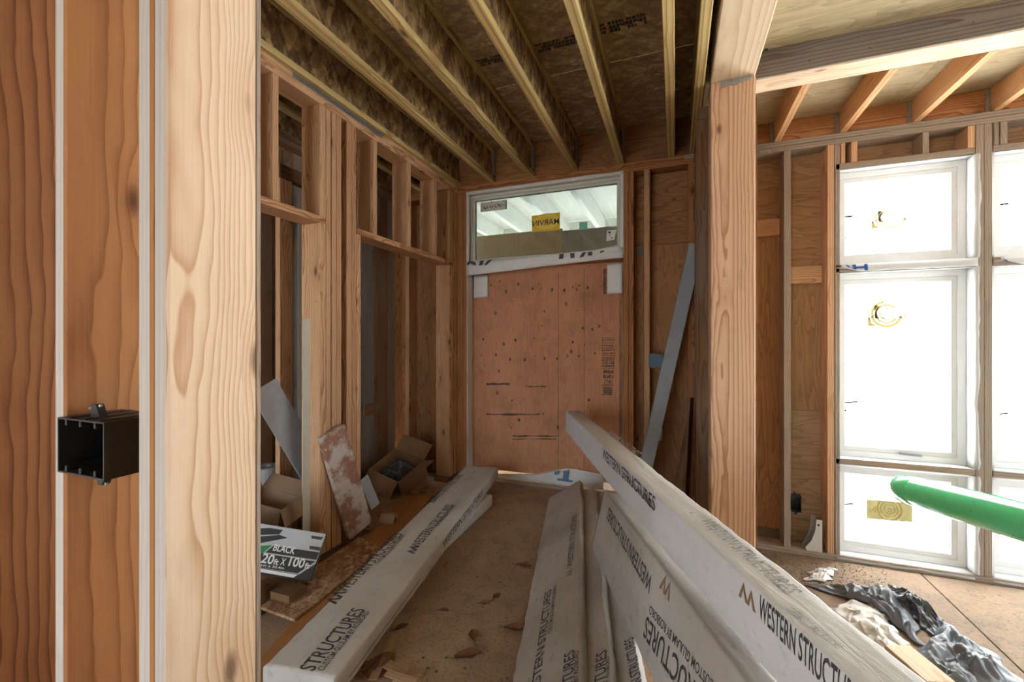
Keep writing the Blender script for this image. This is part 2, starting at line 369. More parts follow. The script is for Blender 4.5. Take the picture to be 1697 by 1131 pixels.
def tyvek_film(name):
    m, nt, out = new_mat(name); k = N(nt)
    t = k.n('ShaderNodeBsdfTranslucent'); t.inputs[0].default_value = (0.9, 0.92, 0.94, 1)
    d = k.n('ShaderNodeBsdfDiffuse'); d.inputs[0].default_value = (0.82, 0.83, 0.84, 1)
    mx = k.n('ShaderNodeMixShader'); mx.inputs[0].default_value = 0.5
    k.l(t.outputs[0], mx.inputs[1]); k.l(d.outputs[0], mx.inputs[2]); k.l(mx.outputs[0], out.inputs[0])
    return m
M['flash'] = tyvek_film('flashing_wrap')
def film_sticker(name, col):
    m, nt, out = new_mat(name); k = N(nt)
    t = k.n('ShaderNodeBsdfTranslucent'); t.inputs[0].default_value = tuple(col) + (1,)
    d = k.n('ShaderNodeBsdfDiffuse'); d.inputs[0].default_value = tuple(col) + (1,)
    mx = k.n('ShaderNodeMixShader'); mx.inputs[0].default_value = 0.3
    k.l(t.outputs[0], mx.inputs[1]); k.l(d.outputs[0], mx.inputs[2]); k.l(mx.outputs[0], out.inputs[0])
    return m
M['film_gold'] = film_sticker('film_gold', (0.30, 0.265, 0.13))
M['film_gold_pale'] = film_sticker('film_gold_pale', (0.115, 0.105, 0.065))
M['film_gold_thin'] = film_sticker('film_gold_thin', (0.085, 0.072, 0.026))
M['film_ground'] = film_sticker('film_ground', (0.27, 0.25, 0.16))
M['film_ring'] = film_sticker('film_ring', (0.70, 0.62, 0.38))
M['film_pale'] = film_sticker('film_pale', (0.85, 0.84, 0.72))
M['film_grey_mark'] = film_sticker('film_mark', (0.02, 0.02, 0.02))
M['film_blue'] = film_sticker('film_blue', (0.12, 0.33, 0.66))
def glass(name):
    m, nt, out = new_mat(name); k = N(nt)
    t = k.n('ShaderNodeBsdfTransparent'); t.inputs[0].default_value = (0.44, 0.48, 0.48, 1)
    g = k.n('ShaderNodeBsdfGlossy'); g.inputs['Roughness'].default_value = 0.02; g.inputs[0].default_value = (1, 1, 1, 1)
    fr = k.n('ShaderNodeFresnel'); fr.inputs[0].default_value = 1.5
    mx = k.n('ShaderNodeMixShader'); k.l(fr.outputs[0], mx.inputs[0]); k.l(t.outputs[0], mx.inputs[1]); k.l(g.outputs[0], mx.inputs[2])
    k.l(mx.outputs[0], out.inputs[0]); return m
M['glass'] = glass('clear_glass')

# ------------------------------------------------------------------ object helpers
WM = {}
def place(o, mw, parent=None):
    WM[o.name] = mw
    if parent is not None:
        o.parent = parent
        o.matrix_basis = WM[parent.name].inverted() @ mw
    else:
        o.matrix_basis = mw
    return o
def tag(o, label=None, cat=None, group=None, kind=None):
    if label: o['label'] = label
    if cat: o['category'] = cat
    if group: o['group'] = group
    if kind: o['kind'] = kind
    return o
def empty(name, loc, label=None, cat=None, group=None, kind=None, rot=None):
    o = bpy.data.objects.new(name, None); COL.objects.link(o); o.empty_display_size = 0.1
    mw = Matrix.Translation(loc)
    if rot is not None: mw = mw @ rot.to_4x4()
    place(o, mw); return tag(o, label, cat, group, kind)
def link(name, me, mat, mw=None, parent=None):
    o = bpy.data.objects.new(name, me); COL.objects.link(o)
    if mat is not None: me.materials.append(M[mat] if isinstance(mat, str) else mat)
    return place(o, mw if mw is not None else Matrix.Identity(4), parent)
def frame(origin, x, y):
    x = Vector(x).normalized(); z = x.cross(Vector(y)).normalized(); y = z.cross(x).normalized()
    m = Matrix((x, y, z)).transposed().to_4x4(); m.translation = origin
    return m
def box_mesh(L, w, t, bev=0.002):
    bm = bmesh.new()
    bmesh.ops.create_cube(bm, size=1.0)
    bmesh.ops.scale(bm, vec=(L, w, t), verts=bm.verts)
    if bev > 0:
        bmesh.ops.bevel(bm, geom=bm.edges[:], offset=min(bev, 0.3 * min(L, w, t)), segments=1, affect='EDGES')
    me = bpy.data.meshes.new('board'); bm.to_mesh(me); bm.free(); return me
def board(name, a, b, w, t, ydir, mat, parent=None, bev=0.002):
    """box from end a to end b (centre line); width w along ydir, thickness t"""
    a, b = Vector(a), Vector(b)
    return link(name, box_mesh((b - a).length, w, t, bev), mat, frame((a + b) / 2, b - a, ydir), parent)
def abox(name, lo, hi, mat, parent=None, along=None, bev=0.002):
    """axis aligned box, grain along the longest (or the given) axis"""
    lo, hi = Vector(lo), Vector(hi); d = [abs(hi[i] - lo[i]) for i in range(3)]; c = (lo + hi) / 2
    i = d.index(max(d)) if along is None else 'xyz'.index(along)
    j, kx = [(1, 2), (2, 0), (0, 1)][i]
    ax = [Vector((1, 0, 0)), Vector((0, 1, 0)), Vector((0, 0, 1))]
    return link(name, box_mesh(d[i], d[j], d[kx], bev), mat, frame(c, ax[i], ax[j]), parent)
def mesh_obj(name, verts, faces, mat, parent=None, mw=None, smooth=False):
    me = bpy.data.meshes.new(name); me.from_pydata([tuple(v) for v in verts], [], faces); me.update()
    if smooth:
        for p in me.polygons: p.use_smooth = True
    return link(name, me, mat, mw, parent)
def prism(name, poly, mw, t, mat, parent=None):
    """2-D polygon in local XY, thickness t along local Z (from 0 to t)"""
    n = len(poly)
    vs = [(x, y, 0) for x, y in poly] + [(x, y, t) for x, y in poly]
    fs = [tuple(range(n))[::-1], tuple(range(n, 2 * n))] + [(i, (i + 1) % n, n + (i + 1) % n, n + i) for i in range(n)]
    me = bpy.data.meshes.new(name); bm = bmesh.new()
    bv = [bm.verts.new(v) for v in vs]
    for f in fs: bm.faces.new([bv[i] for i in f])
    bmesh.ops.recalc_face_normals(bm, faces=bm.faces); bmesh.ops.triangulate(bm, faces=[f for f in bm.faces if len(f.verts) > 4])
    bm.to_mesh(me); bm.free()
    return link(name, me, mat, mw, parent)
def grid_sheet(name, fn, nu, nv, mat, parent=None, thick=0.0015, mw=None, smooth=True):
    vs = [fn(i / nu, j / nv) for j in range(nv + 1) for i in range(nu + 1)]
    fs = [(j * (nu + 1) + i, j * (nu + 1) + i + 1, (j + 1) * (nu + 1) + i + 1, (j + 1) * (nu + 1) + i) for j in range(nv) for i in range(nu)]
    o = mesh_obj(name, vs, fs, mat, parent, mw, smooth)
    if thick:
        md = o.modifiers.new('thickness', 'SOLIDIFY'); md.thickness = thick; md.offset = 0
    return o
_txt = {}
def text_mesh(body, w=None, h=0.05, shear=0.0, bold=0.0):
    """flat lettering, lower left at origin, cap height h, stretched to width w"""
    cu = bpy.data.curves.new('t', 'FONT'); cu.body = body; cu.size = 1.0; cu.shear = shear; cu.offset = bold
    cu.resolution_u = 3
    ob = bpy.data.objects.new('t', cu); COL.objects.link(ob)
    dg = bpy.context.evaluated_depsgraph_get()
    me = bpy.data.meshes.new_from_object(ob.evaluated_get(dg))
    bpy.data.objects.remove(ob); bpy.data.curves.remove(cu)
    xs = [v.co.x for v in me.vertices]; ys = [v.co.y for v in me.vertices]
    x0, x1, y0, y1 = min(xs), max(xs), min(ys), max(ys)
    sy = h / (y1 - y0); sx = (w / (x1 - x0)) if w else sy
    for v in me.vertices: v.co = ((v.co.x - x0) * sx, (v.co.y - y0) * sy, 0)
    me.materials.clear()
    return me
def text(body, mw, h, mat, parent, w=None, mirror=False, name='lettering', bold=0.0, shear=0.0):
    me = text_mesh(body, w, h, shear, bold)
    if mirror:
        mx = max(v.co.x for v in me.vertices)
        for v in me.vertices: v.co.x = mx - v.co.x
        me.flip_normals()
    return link(name, me, mat, mw, parent)
def nz(p, s=1.0, o=0.0):
    return noise.noise(Vector((p[0] * s + o, p[1] * s + o * 0.7, p[2] * s - o * 1.3)))
def fz(p, s=1.0, o=0.0, n=4):
    return noise.fractal(Vector((p[0] * s + o, p[1] * s + o * 0.7, p[2] * s - o * 1.3)), 0.9, 2.1, n)
# ================================================================== THE SETTING
YF, XL, ZT = 3.60, -1.92, 2.73          # inner face of front wall, hall face of left wall, top of wall plates
ZL = -0.25                              # floor of the sunken living room
XB = -2.62                              # back of the closet
STEP = 0.41                             # edge between hall floor and living floor

# ---- floor
fl = empty('floor', (0, 0, 0), 'dirty plywood subfloor of the hall and the sunken room beside it', 'floor', kind='structure')
for (x0, x1, y0, y1) in ((-3.2, -1.50, -2.5, 1.20), (-1.497, STEP, -2.5, 1.20), (-3.2, -1.50, 1.203, 3.74), (-1.497, STEP, 1.203, 3.74)):
    abox('subfloor_panel', (x0, y0, -0.03), (x1, y1, 0.0), 'floor_hall', fl, bev=0.001)
abox('riser_board', (STEP - 0.03, -2.5, ZL - 0.03), (STEP, 3.72, -0.031), 'fir_dark', fl)
seam_a = atZ(1537, 962, ZL); seam_b = atZ(1597, 1020, ZL)
sx = (seam_a.x + seam_b.x) / 2
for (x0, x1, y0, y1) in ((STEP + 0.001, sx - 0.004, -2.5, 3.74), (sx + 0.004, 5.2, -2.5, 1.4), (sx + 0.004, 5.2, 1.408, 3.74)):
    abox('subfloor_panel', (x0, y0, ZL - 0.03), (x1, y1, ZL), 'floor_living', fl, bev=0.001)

# ---- front wall (door end of the hall and the window wall of the sunken room share one plane)
wf = empty('wall_front', (0, YF, 0), 'open stud front wall with plywood sheathing, doorway and windows', 'wall', kind='structure')
D = 0.14
def fstud(u0, u1, v0=None, v1=None, mat='fir', z0=None, z1=None, name='stud', yf=YF, d=D):
    a = atY(u0, 563, yf).x; b = atY(u1, 563, yf).x
    um = (u0 + u1) / 2
    zt = atY(um, v0, yf).z if v0 is not None else z1
    zb = atY(um, v1, yf).z if v1 is not None else z0
    return abox(name, (a, yf, zb), (b, yf + d, zt), mat, wf, along='z')
# double top plates and bottom plates
XR = 5.2
for i, z in enumerate((ZT - 0.037, ZT - 0.075)):
    abox('top_plate', (-2.9, YF, z), (0.06 + 0.3 * i, YF + D, z + 0.036), 'fir_red', wf)
    abox('top_plate', (0.061 + 0.3 * i, YF, z), (XR, YF + D, z + 0.036), 'fir_grey', wf)
ZP = ZT - 0.076
abox('bottom_plate', (-2.9, YF, 0.0), (-1.75, YF + D, 0.038), 'fir_dark', wf)
xdr = atY(1032, 563, YF).x
abox('bottom_plate', (xdr, YF, 0.0), (STEP, YF + D, 0.038), 'fir_dark', wf)
XW0, XW1 = atY(1385, 563, YF).x, atY(1616, 563, YF).x
abox('bottom_plate', (STEP + 0.01, YF, ZL), (XR, YF + D, ZL + 0.038), 'fir_grey', wf)
# studs left of and beside the doorway
fstud(738, 746, z0=0.04, z1=ZP, mat='fir_red'); fstud(752, 759.5, z0=0.04, z1=ZP, mat='fir'); fstud(760, 767, z0=0.04, z1=ZP, mat='fir_red'); fstud(767.5, 773.5, z0=0.04, z1=ZP, mat='fir_red')
fstud(1033, 1041, z0=0.04, z1=ZP, mat='fir_red'); fstud(1041.5, 1050, z0=0.04, z1=ZP, mat='fir_red')
fstud(1067.5, 1076.5, z0=0.04, z1=ZP, mat='fir'); fstud(1140, 1151, z0=0.04, z1=ZP, mat='fir_red')
fstud(672, 678, z0=0.04, z1=ZP, mat='fir'); fstud(716, 724, z0=0.04, z1=ZP, mat='fir_red')
# sheathing panels behind the studs
YS = YF + D
def sheet_front(u0, u1, z0, z1, mat, name='sheathing_panel', along='z', yo=0.0):
    a = atY(u0, 563, YS).x; b = atY(u1, 563, YS).x
    return abox(name, (a, YS + yo, z0), (b, YS + yo + 0.013, z1), mat, wf, along=along, bev=0.001)
ZJ = atY(1110, 404, YS).z
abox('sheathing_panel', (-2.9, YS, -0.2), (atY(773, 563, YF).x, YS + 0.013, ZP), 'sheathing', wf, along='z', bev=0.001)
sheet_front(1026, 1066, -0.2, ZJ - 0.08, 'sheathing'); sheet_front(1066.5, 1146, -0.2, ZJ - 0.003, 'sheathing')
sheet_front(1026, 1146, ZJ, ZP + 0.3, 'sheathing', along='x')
sheet_front(1026, 1066, ZJ - 0.077, ZJ - 0.003, 'grey_plank', along='x')
# living side bays
xa = atY(1146.5, 563, YS).x; xm = atY(1304, 563, YS).x; xe = XW0 - 0.004
zb1 = atY(1277, 391, YS).z
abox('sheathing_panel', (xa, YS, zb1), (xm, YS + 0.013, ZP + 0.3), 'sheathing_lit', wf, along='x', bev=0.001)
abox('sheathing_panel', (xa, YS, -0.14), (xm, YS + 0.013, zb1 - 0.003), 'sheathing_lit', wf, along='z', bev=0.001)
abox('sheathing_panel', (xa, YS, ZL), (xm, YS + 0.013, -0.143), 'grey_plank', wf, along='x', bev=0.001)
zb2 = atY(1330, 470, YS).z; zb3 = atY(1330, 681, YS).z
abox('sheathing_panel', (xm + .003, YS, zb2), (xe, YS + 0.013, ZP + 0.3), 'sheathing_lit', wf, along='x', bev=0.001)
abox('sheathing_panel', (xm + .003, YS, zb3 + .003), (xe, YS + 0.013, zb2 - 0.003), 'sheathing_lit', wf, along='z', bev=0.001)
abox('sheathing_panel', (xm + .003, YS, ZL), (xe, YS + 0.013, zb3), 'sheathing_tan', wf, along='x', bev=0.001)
abox('backing_paper', (-2.9, YS + .014, -.2), (atY(773, 563, YF).x - .002, YS + .018, ZP + .3), 'grey_plank', wf, along='z', bev=0)  # added panels behind the sheathing, closing gaps where sky light leaked through
abox('backing_paper', (xdr + .03, YS + .0145, ZL), (XW0, YS + .018, ZP + .3), 'grey_plank', wf, along='z', bev=0)
# studs on the living side
fstud(1299, 1310.5, z0=ZL + .04, z1=ZP, mat='fir_grey'); fstud(1371, 1382, z0=ZL + .04, z1=ZP, mat='fir'); fstud(1382.5, 1392, z0=ZL + .04, z1=ZP, mat='fir_grey')
# blocking between the studs
for (u0, u1, v0, v1) in ((1250, 1298, 364, 391), (1311, 1370, 441, 470)):
    a = atY(u0, 563, YF).x; b = atY(u1, 563, YF).x; um = (u0 + u1) / 2
    abox('block', (a, YF + 0.10, atY(um, v1, YF + .1).z), (b, YF + D - .001, atY(um, v0, YF + .1).z), 'fir', wf, along='x')
# window posts, headers, cripples
fstud(1617, 1631, z0=ZL + .04, z1=ZP, mat='fir_grey'); fstud(1631.3, 1644.5, z0=ZL + .04, z1=ZP, mat='fir_grey')
XV0 = atY(1646, 563, YF).x; XV1 = XV0 + (XW1 - XW0)
ZH = atY(1384, 281.6, YF).z
abox('window_header', (XW0, YF, ZH), (XW1, YF + D, ZH + 0.038), 'fir_grey', wf)
abox('window_header', (XV0, YF, ZH), (XV1, YF + D, ZH + 0.038), 'fir_grey', wf)
for u0, u1, mt in ((1411, 1421, 'fir'), (1529, 1540, 'fir_grey'), (1604, 1615.5, 'fir'), (1393, 1401, 'fir'), (1647, 1656, 'fir_grey'), (1658, 1670, 'fir_grey')):
    fstud(u0, u1, z0=ZH + .039, z1=ZP, mat=mt, name='cripple_stud')
abox('sheathing_panel', (XW0 - .004, YS, ZH), (XR, YS + .013, ZP + .3), 'sheathing_lit', wf, along='x', bev=.001)
XU0, XU1 = XV1 + .09, XV1 + .09 + (XW1 - XW0)  # third window stack, unseen, added to bring in more light
abox('stud', (XV1, YF, ZL + .04), (XU0, YF + D, ZP), 'fir_grey', wf, along='z')
abox('stud', (XU1, YF, ZL + .04), (XU1 + .09, YF + D, ZP), 'fir_grey', wf, along='z')
abox('window_header', (XU0, YF, ZH), (XU1, YF + D, ZH + 0.038), 'fir_grey', wf)
abox('sheathing_panel', (XU1 + .002, YS, ZL), (XR, YS + .013, ZH), 'sheathing_lit', wf, along='z', bev=.001)
# rails between the stacked windows
zr1a, zr1b = atY(1384, 440, YF).z, atY(1384, 452, YF).z
zr2a, zr2b = atY(1384, 760, YF).z, atY(1384, 769, YF).z
for x0, x1 in ((XW0, XW1), (XV0, XV1), (XU0, XU1)):
    abox('window_rail', (x0, YF, zr1b), (x1, YF + D, zr1a), 'fir_grey', wf, along='x')
    abox('window_rail', (x0, YF, zr2b), (x1, YF + D, zr2a), 'fir_grey', wf, along='x')
# bands above the plates: rim boards
abox('rim_board', (-2.9, YF + .02, ZT), (0.17, YF + .06, ZT + 0.302), 'rim', wf, along='x')
abox('rim_board', (0.171, YF + .02, ZT), (XR, YF + .06, ZT + 0.15), 'fir_red', wf, along='x')
# door head: a flat member between doorway and transom
zs1 = atY(905, 424, YF).z; zs0 = atY(905, 437, YF).z
xd0, xd1 = atY(773.5, 563, YF).x, atY(1033, 563, YF).x
abox('transom_sill', (xd0, YF + .004, zs0), (xd1, YF + D, zs0 + 0.038), 'fir_red', wf)
# nail plates on the right-hand plates
abox('nail_plate', (atY(1258, 250, YF).x, YF - .003, ZP + .002), (atY(1279, 250, YF).x, YF - .0005, ZP + .026), 'steel', wf)

# ---- left wall (hall face at XL, framing 0.09 deep)
wl = empty('wall_left', (XL, 2, 0), 'open stud partition with two framed openings to the dark closet', 'wall', kind='structure')
DL = 0.14
def lstud(u0, u1, mat='fir', v0=None, v1=None, z0=0.04, z1=ZP, name='stud', x=XL, d=DL, par=None):
    a = atX(u0, 563, x).y; b = atX(u1, 563, x).y; um = (u0 + u1) / 2
    zt = atX(um, v0, x).z if v0 is not None else z1
    zb = atX(um, v1, x).z if v1 is not None else z0
    return abox(name, (x - d, a, zb), (x, b, zt), mat, par or wl, along='z')
for z in (ZT - 0.037, ZT - 0.075):
    abox('top_plate', (XL - DL, 0.5, z), (XL, YF - .002, z + 0.036), 'fir', wl)
abox('bottom_plate', (XL - DL, 1.80, 0), (XL, 2.35, 0.038), 'fir_dark', wl)
abox('bottom_plate', (XL - DL, 3.40, 0), (XL, YF - .002, 0.038), 'fir_dark', wl)
def lz(u, v): return atX(u, v, XL).z
def ly(u): return atX(u, 563, XL).y
zh1 = (lz(427, 320) + lz(537, 362)) / 2; zh2 = (lz(593, 380) + lz(752, 433)) / 2
h1 = abox('opening_header', (XL - DL, 0.6, zh1 - 0.038), (XL + .002, ly(539.5), zh1), 'fir', wl)
h2 = abox('opening_header', (XL - DL, ly(592), zh2 - 0.038), (XL + .002, ly(752.5), zh2), 'fir', wl)
lstud(452, 462, 'fir', z0=zh1 + .001, name='cripple_stud'); lstud(388, 396, 'fir', z0=zh1 + .001, name='cripple_stud')
lstud(530, 540, 'fir', z1=zh1 - .039); lstud(530, 540, 'fir', z0=zh1 + .001, name='cripple_stud'); lstud(540.5, 548.5, 'fir'); lstud(550, 557.5, 'fir'); lstud(558, 566, 'fir')
lstud(575, 583, 'fir'); lstud(583.5, 590.8, 'fir'); lstud(591.2, 598, 'fir', z1=zh2 - .039)
for u0, u1 in ((619, 625), (675, 681), (719, 724)): lstud(u0, u1, 'fir', z0=zh2 + .001, name='cripple_stud')
lstud(745, 751, 'fir', z1=zh2 - .039); lstud(745, 751, 'fir', z0=zh2 + .001, name='cripple_stud'); lstud(752.8, 757, 'fir')
# steel strap along the top plate
ya, yb = atX(485, 131, XL).y, atX(634, 234, XL).y
abox('tie_strap', (XL + .0005, ya, ZT - .030), (XL + .003, yb, ZT - .002), 'steel', wl)

# ---- closet behind the left wall
wc = empty('wall_closet', (XB, 2.5, 0), 'dark plank and stud wall at the back of the closet', 'wall', kind='structure')
def by(u): return atX(u, 563, XB).y
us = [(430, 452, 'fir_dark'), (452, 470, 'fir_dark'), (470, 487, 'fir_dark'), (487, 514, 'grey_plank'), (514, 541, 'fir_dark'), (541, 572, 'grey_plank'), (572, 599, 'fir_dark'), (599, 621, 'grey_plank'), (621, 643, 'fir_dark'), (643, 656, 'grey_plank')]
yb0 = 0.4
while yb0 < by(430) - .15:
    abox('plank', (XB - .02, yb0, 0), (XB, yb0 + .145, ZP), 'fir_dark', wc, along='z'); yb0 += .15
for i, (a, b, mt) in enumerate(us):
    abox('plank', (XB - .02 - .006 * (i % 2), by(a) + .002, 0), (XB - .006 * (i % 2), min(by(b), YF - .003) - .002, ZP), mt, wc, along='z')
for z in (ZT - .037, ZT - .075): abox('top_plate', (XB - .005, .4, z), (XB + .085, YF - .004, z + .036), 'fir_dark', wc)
# short furring and box sitting low on the back wall
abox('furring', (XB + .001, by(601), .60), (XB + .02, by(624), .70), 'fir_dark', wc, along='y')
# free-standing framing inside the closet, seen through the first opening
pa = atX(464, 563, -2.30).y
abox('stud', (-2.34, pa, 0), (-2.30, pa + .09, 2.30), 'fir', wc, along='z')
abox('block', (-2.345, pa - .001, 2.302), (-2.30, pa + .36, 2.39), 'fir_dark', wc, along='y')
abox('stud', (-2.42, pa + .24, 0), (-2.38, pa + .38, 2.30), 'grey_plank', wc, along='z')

# ---- near stud wall beside the camera
Y1, DN = 0.43, 0.152
wn = empty('wall_near', (-1.0, Y1, 0), 'close-up stud wall end beside the camera', 'wall', kind='structure')
def nx(u): return atY(u, 563, Y1).x
for a, b, mt in ((254, 277.5, 'fir_big'), (228, 250.5, 'fir_orange'), (90, 107, 'fir_orange')):
    abox('stud', (nx(a), Y1, 0.04), (nx(b), Y1 + DN, 2.96), mt, wn, along='z', bev=.004)
abox('stud', (-1.44, Y1, .04), (-1.405, Y1 + DN, 2.96), 'fir_deep', wn, along='z', bev=.004)
abox('stud', (-1.86, Y1, .04), (-1.825, Y1 + DN, 2.96), 'fir_orange', wn, along='z', bev=.004)
abox('plywood_edge', (nx(254), Y1 + DN + .0005, 0.04), (nx(277.5) - .002, Y1 + DN + .010, 2.96), 'fir_grey', wn, along='z', bev=.001)
abox('bottom_plate', (-3.1, Y1, 0), (nx(277.5), Y1 + DN, .039), 'fir', wn)
abox('top_plate', (-3.1, Y1, 2.961), (nx(277.5), Y1 + DN, 3.0), 'fir', wn)

M['fir_edge_lit'] = wood('fir_weathered_edge', (0.47, 0.43, 0.40), (0.32, 0.27, 0.23), ring=0.9, knots=0.3, vary=0.1, dirt=0.25, contrast=0.6)  # paler colour on camera-facing stud edges stands in for light from behind
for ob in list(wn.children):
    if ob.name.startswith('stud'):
        ob.data.materials.append(M['fir_edge_lit'])
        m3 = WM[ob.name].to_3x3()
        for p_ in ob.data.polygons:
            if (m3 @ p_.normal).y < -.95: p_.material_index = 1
# ---- hall ceiling: I-joists under an OSB deck
ce = empty('ceiling', (-0.8, 2, ZT), 'bare wooden I-joists under OSB deck above the hall', 'ceiling', kind='structure')
JH = 0.302
def ijoist(xr, y0=-2.5, y1=YF + .015, fw=0.052):
    j = empty('joist', (xr - fw / 2, 0, ZT)); j.parent = ce; place(j, WM[j.name], ce)
    abox('bottom_flange', (xr - fw, y0, ZT + .0005), (xr, y1, ZT + .038), 'joist_flange', j, along='y', bev=.003)
    abox('top_flange', (xr - fw, y0, ZT + JH - .038), (xr, y1, ZT + JH), 'joist_flange', j, along='y', bev=.003)
    abox('web', (xr - fw / 2 - .005, y0, ZT + .038), (xr - fw / 2 + .005, y1, ZT + JH - .038), 'osb_web', j, along='y', bev=0)
    return j
for u in (820, 885, 957, 1034, 1118.8): ijoist(atY(u, 563, YF).x)
ijoist(-1.895); ijoist(-2.28); ijoist(-2.60)
ijoist(0.150, fw=.05)
for xr in [atY(u, 563, YF).x for u in (820, 885, 957, 1034, 1118.8)]:
    # steel hanger at the front wall end
    abox('joist_hanger', (xr - .016, YF - .03, ZT + .06), (xr + .004, YF + .018, ZT + JH - .04), 'steel', ce, along='z', bev=.001)
yy = -1.5
for y0, y1 in ((-2.5, .3), (.304, 1.52), (1.524, 2.74), (2.744, 3.9)):
    for x0, x1 in ((-3.2, -1.35), (-1.346, .1838)):
        abox('deck_panel', (x0, y0, ZT + JH + .0005), (x1, y1, ZT + JH + .018), 'osb_deck', ce, along='x', bev=.001)
# stamps printed on the deck
for u, v, w, h in ((815, 100, .20, .07), (925, 72, .30, .08), (1024, 42, .28, .09)):
    q = atZ(u, v, ZT + JH)
    st = empty('deck_stamp', q); place(st, WM[st.name], ce)
    vs, fs = [], []
    for r in range(3):
        x = -w / 2
        while x < w / 2:
            ww = random.uniform(.008, .022); hh = h / 3 * random.uniform(.7, .98)
            if random.random() < .85:
                b0 = len(vs); y = -h / 2 + r * h / 3
                vs += [(x, y, -.001), (x + ww, y, -.001), (x + ww, y + hh, -.001), (x, y + hh, -.001)]; fs.append((b0 + 3, b0 + 2, b0 + 1, b0))
            x += ww + random.uniform(.002, .005)
    mesh_obj('stamp_print', vs, fs, 'ink_deck', st, WM[st.name].copy())

# ---- ceiling of the sunken room
cl = empty('ceiling_living', (1.5, 3.2, ZT), 'pale plywood deck on orange joists above the windows', 'ceiling', kind='structure')
XBY0, XBY1 = 2.697, 2.86
for u in (1283, 1392, 1513, 1645, 1810):
    x = atY(u, 563, YF).x
    j = abox('joist', (x, XBY1 + .001, ZT + .001), (x + .042, YF + .019, ZT + .15), 'rafter', cl, along='y')
    vs = []
    n = 9
    pts = []
    for i in range(n + 1):
        z = i / n * .14; pts.append((x - .028 + .005 * (i % 2), z))
    poly = pts + [(x - .001, .14), (x - .001, 0)]
    prism('joist_hanger', [(-p[0], p[1]) for p in poly], Matrix(((-1, 0, 0, 0), (0, 0, -1, YF + .0195), (0, 1, 0, ZT + .004), (0, 0, 0, 1))), .004, 'steel', cl)
for y0, y1 in ((-2.5, .8), (.803, 2.02), (2.023, 3.9)):
    for x0, x1 in ((.182, 1.40), (1.403, 5.2)):
        abox('deck_panel', (x0, y0, ZT + (.3505 if y1 < 2.5 else .151)), (x1, min(y1, 3.75), ZT + (.365 if y1 < 2.5 else .166)), 'ceil_ply', cl, along='x', bev=.001)

# ---- post and beams
PX0, PX1 = 0.184, 0.405
po = empty('timber_post', (.295, 2.76, 0), 'thick reddish fir post standing between the hall and the window room', 'post')
abox('shaft', (PX0, 2.65, ZL), (PX1, 2.865, ZT), 'post', po, along='z', bev=.005)
q = WM[po.name]
plate = [(0, .0), (.012, .055), (.05, .085), (.062, .075), (.085, .09), (.10, .085), (.125, .105), (.16, .095), (.163, .04), (.145, .028), (.14, .036), (.11, .02), (.105, .028), (.08, .012), (.05, .026), (.03, .012), (.01, .02)]
pa_ = atY(1191, 151, 2.648)
prism('nail_plate', plate, Matrix.Translation((pa_.x, 2.649, pa_.z)) @ Matrix.Rotation(math.pi / 2, 4, 'X'), .003, 'steel', po)
abox('nail_plate', (PX1 + .001, 2.66, ZT - .085), (PX1 + .003, 2.72, ZT - .004), 'steel', po)
abox('edge_strip', (PX1 + .0005, 2.71, ZL + .001), (PX1 + .016, 2.78, ZT - .09), 'fir_dark', po, along='z')
# beam toward the camera
tb = empty('overhead_beam', (.295, 1.0, ZT), 'pale glulam beam running overhead from the post toward the camera', 'beam')
abox('beam_body', (PX0, -2.5, ZT + .001), (PX1, XBY0 - .001, ZT + .345), 'glulam_pale', tb, along='y', bev=.004)
# beam over the window room
gb = empty('overhead_beam', (1.5, 2.78, ZT), 'weathered grey beam with black bolts crossing above the windows', 'beam')
abox('beam_face', (PX0, XBY0, ZT + .004), (5.15, XBY0 + .012, ZT + .345), 'beam_grey', gb, along='x', bev=.002)
abox('beam_body', (PX0, XBY0 + .0125, ZT + .001), (5.15, XBY1, ZT + .345), 'glulam_pale', gb, along='x', bev=.004)
for u, v in ((1292, 4), (1292, 25), (1292, 47), (1269.5, 82), (1271, 60)):
    p = atY(u, v, XBY0)
    poly = [(.010 * math.cos(i * math.pi / 3), .010 * math.sin(i * math.pi / 3)) for i in range(6)]
    prism('bolt', poly, Matrix.Translation((p.x, XBY0 - .0005, p.z)) @ Matrix.Rotation(math.pi / 2, 4, 'X'), .010, 'iron', gb)

abox('rim_board', (.155, XBY1 - .16, ZT + .001), (.181, YF + .019, ZT + .301), 'ceil_ply', ce, along='y')

# ---- stub wall behind the post
ws = empty('wall_stub', (.2, 3.2, 0), 'short dark stud wall between the post and the front wall', 'wall', kind='structure')
for x0, x1, y0 in ((.118, .258, 2.90), (.125, .265, 2.945), (.130, .27, 3.10), (.130, .27, 3.42)):
    abox('stud', (x0, y0, .04), (x1, y0 + .038, ZP), 'fir_dark', ws, along='z')
abox('bottom_plate', (.13, 2.90, 0), (.27, YF - .002, .038), 'fir_dark', ws)
abox('top_plate', (.13, 2.90, ZP + .001), (.27, YF - .002, ZT), 'fir_dark', ws)
abox('sheathing_panel', (.271, 2.90, ZL + .001), (.284, YF - .002, ZT), 'sheathing', ws, along='z', bev=.001)
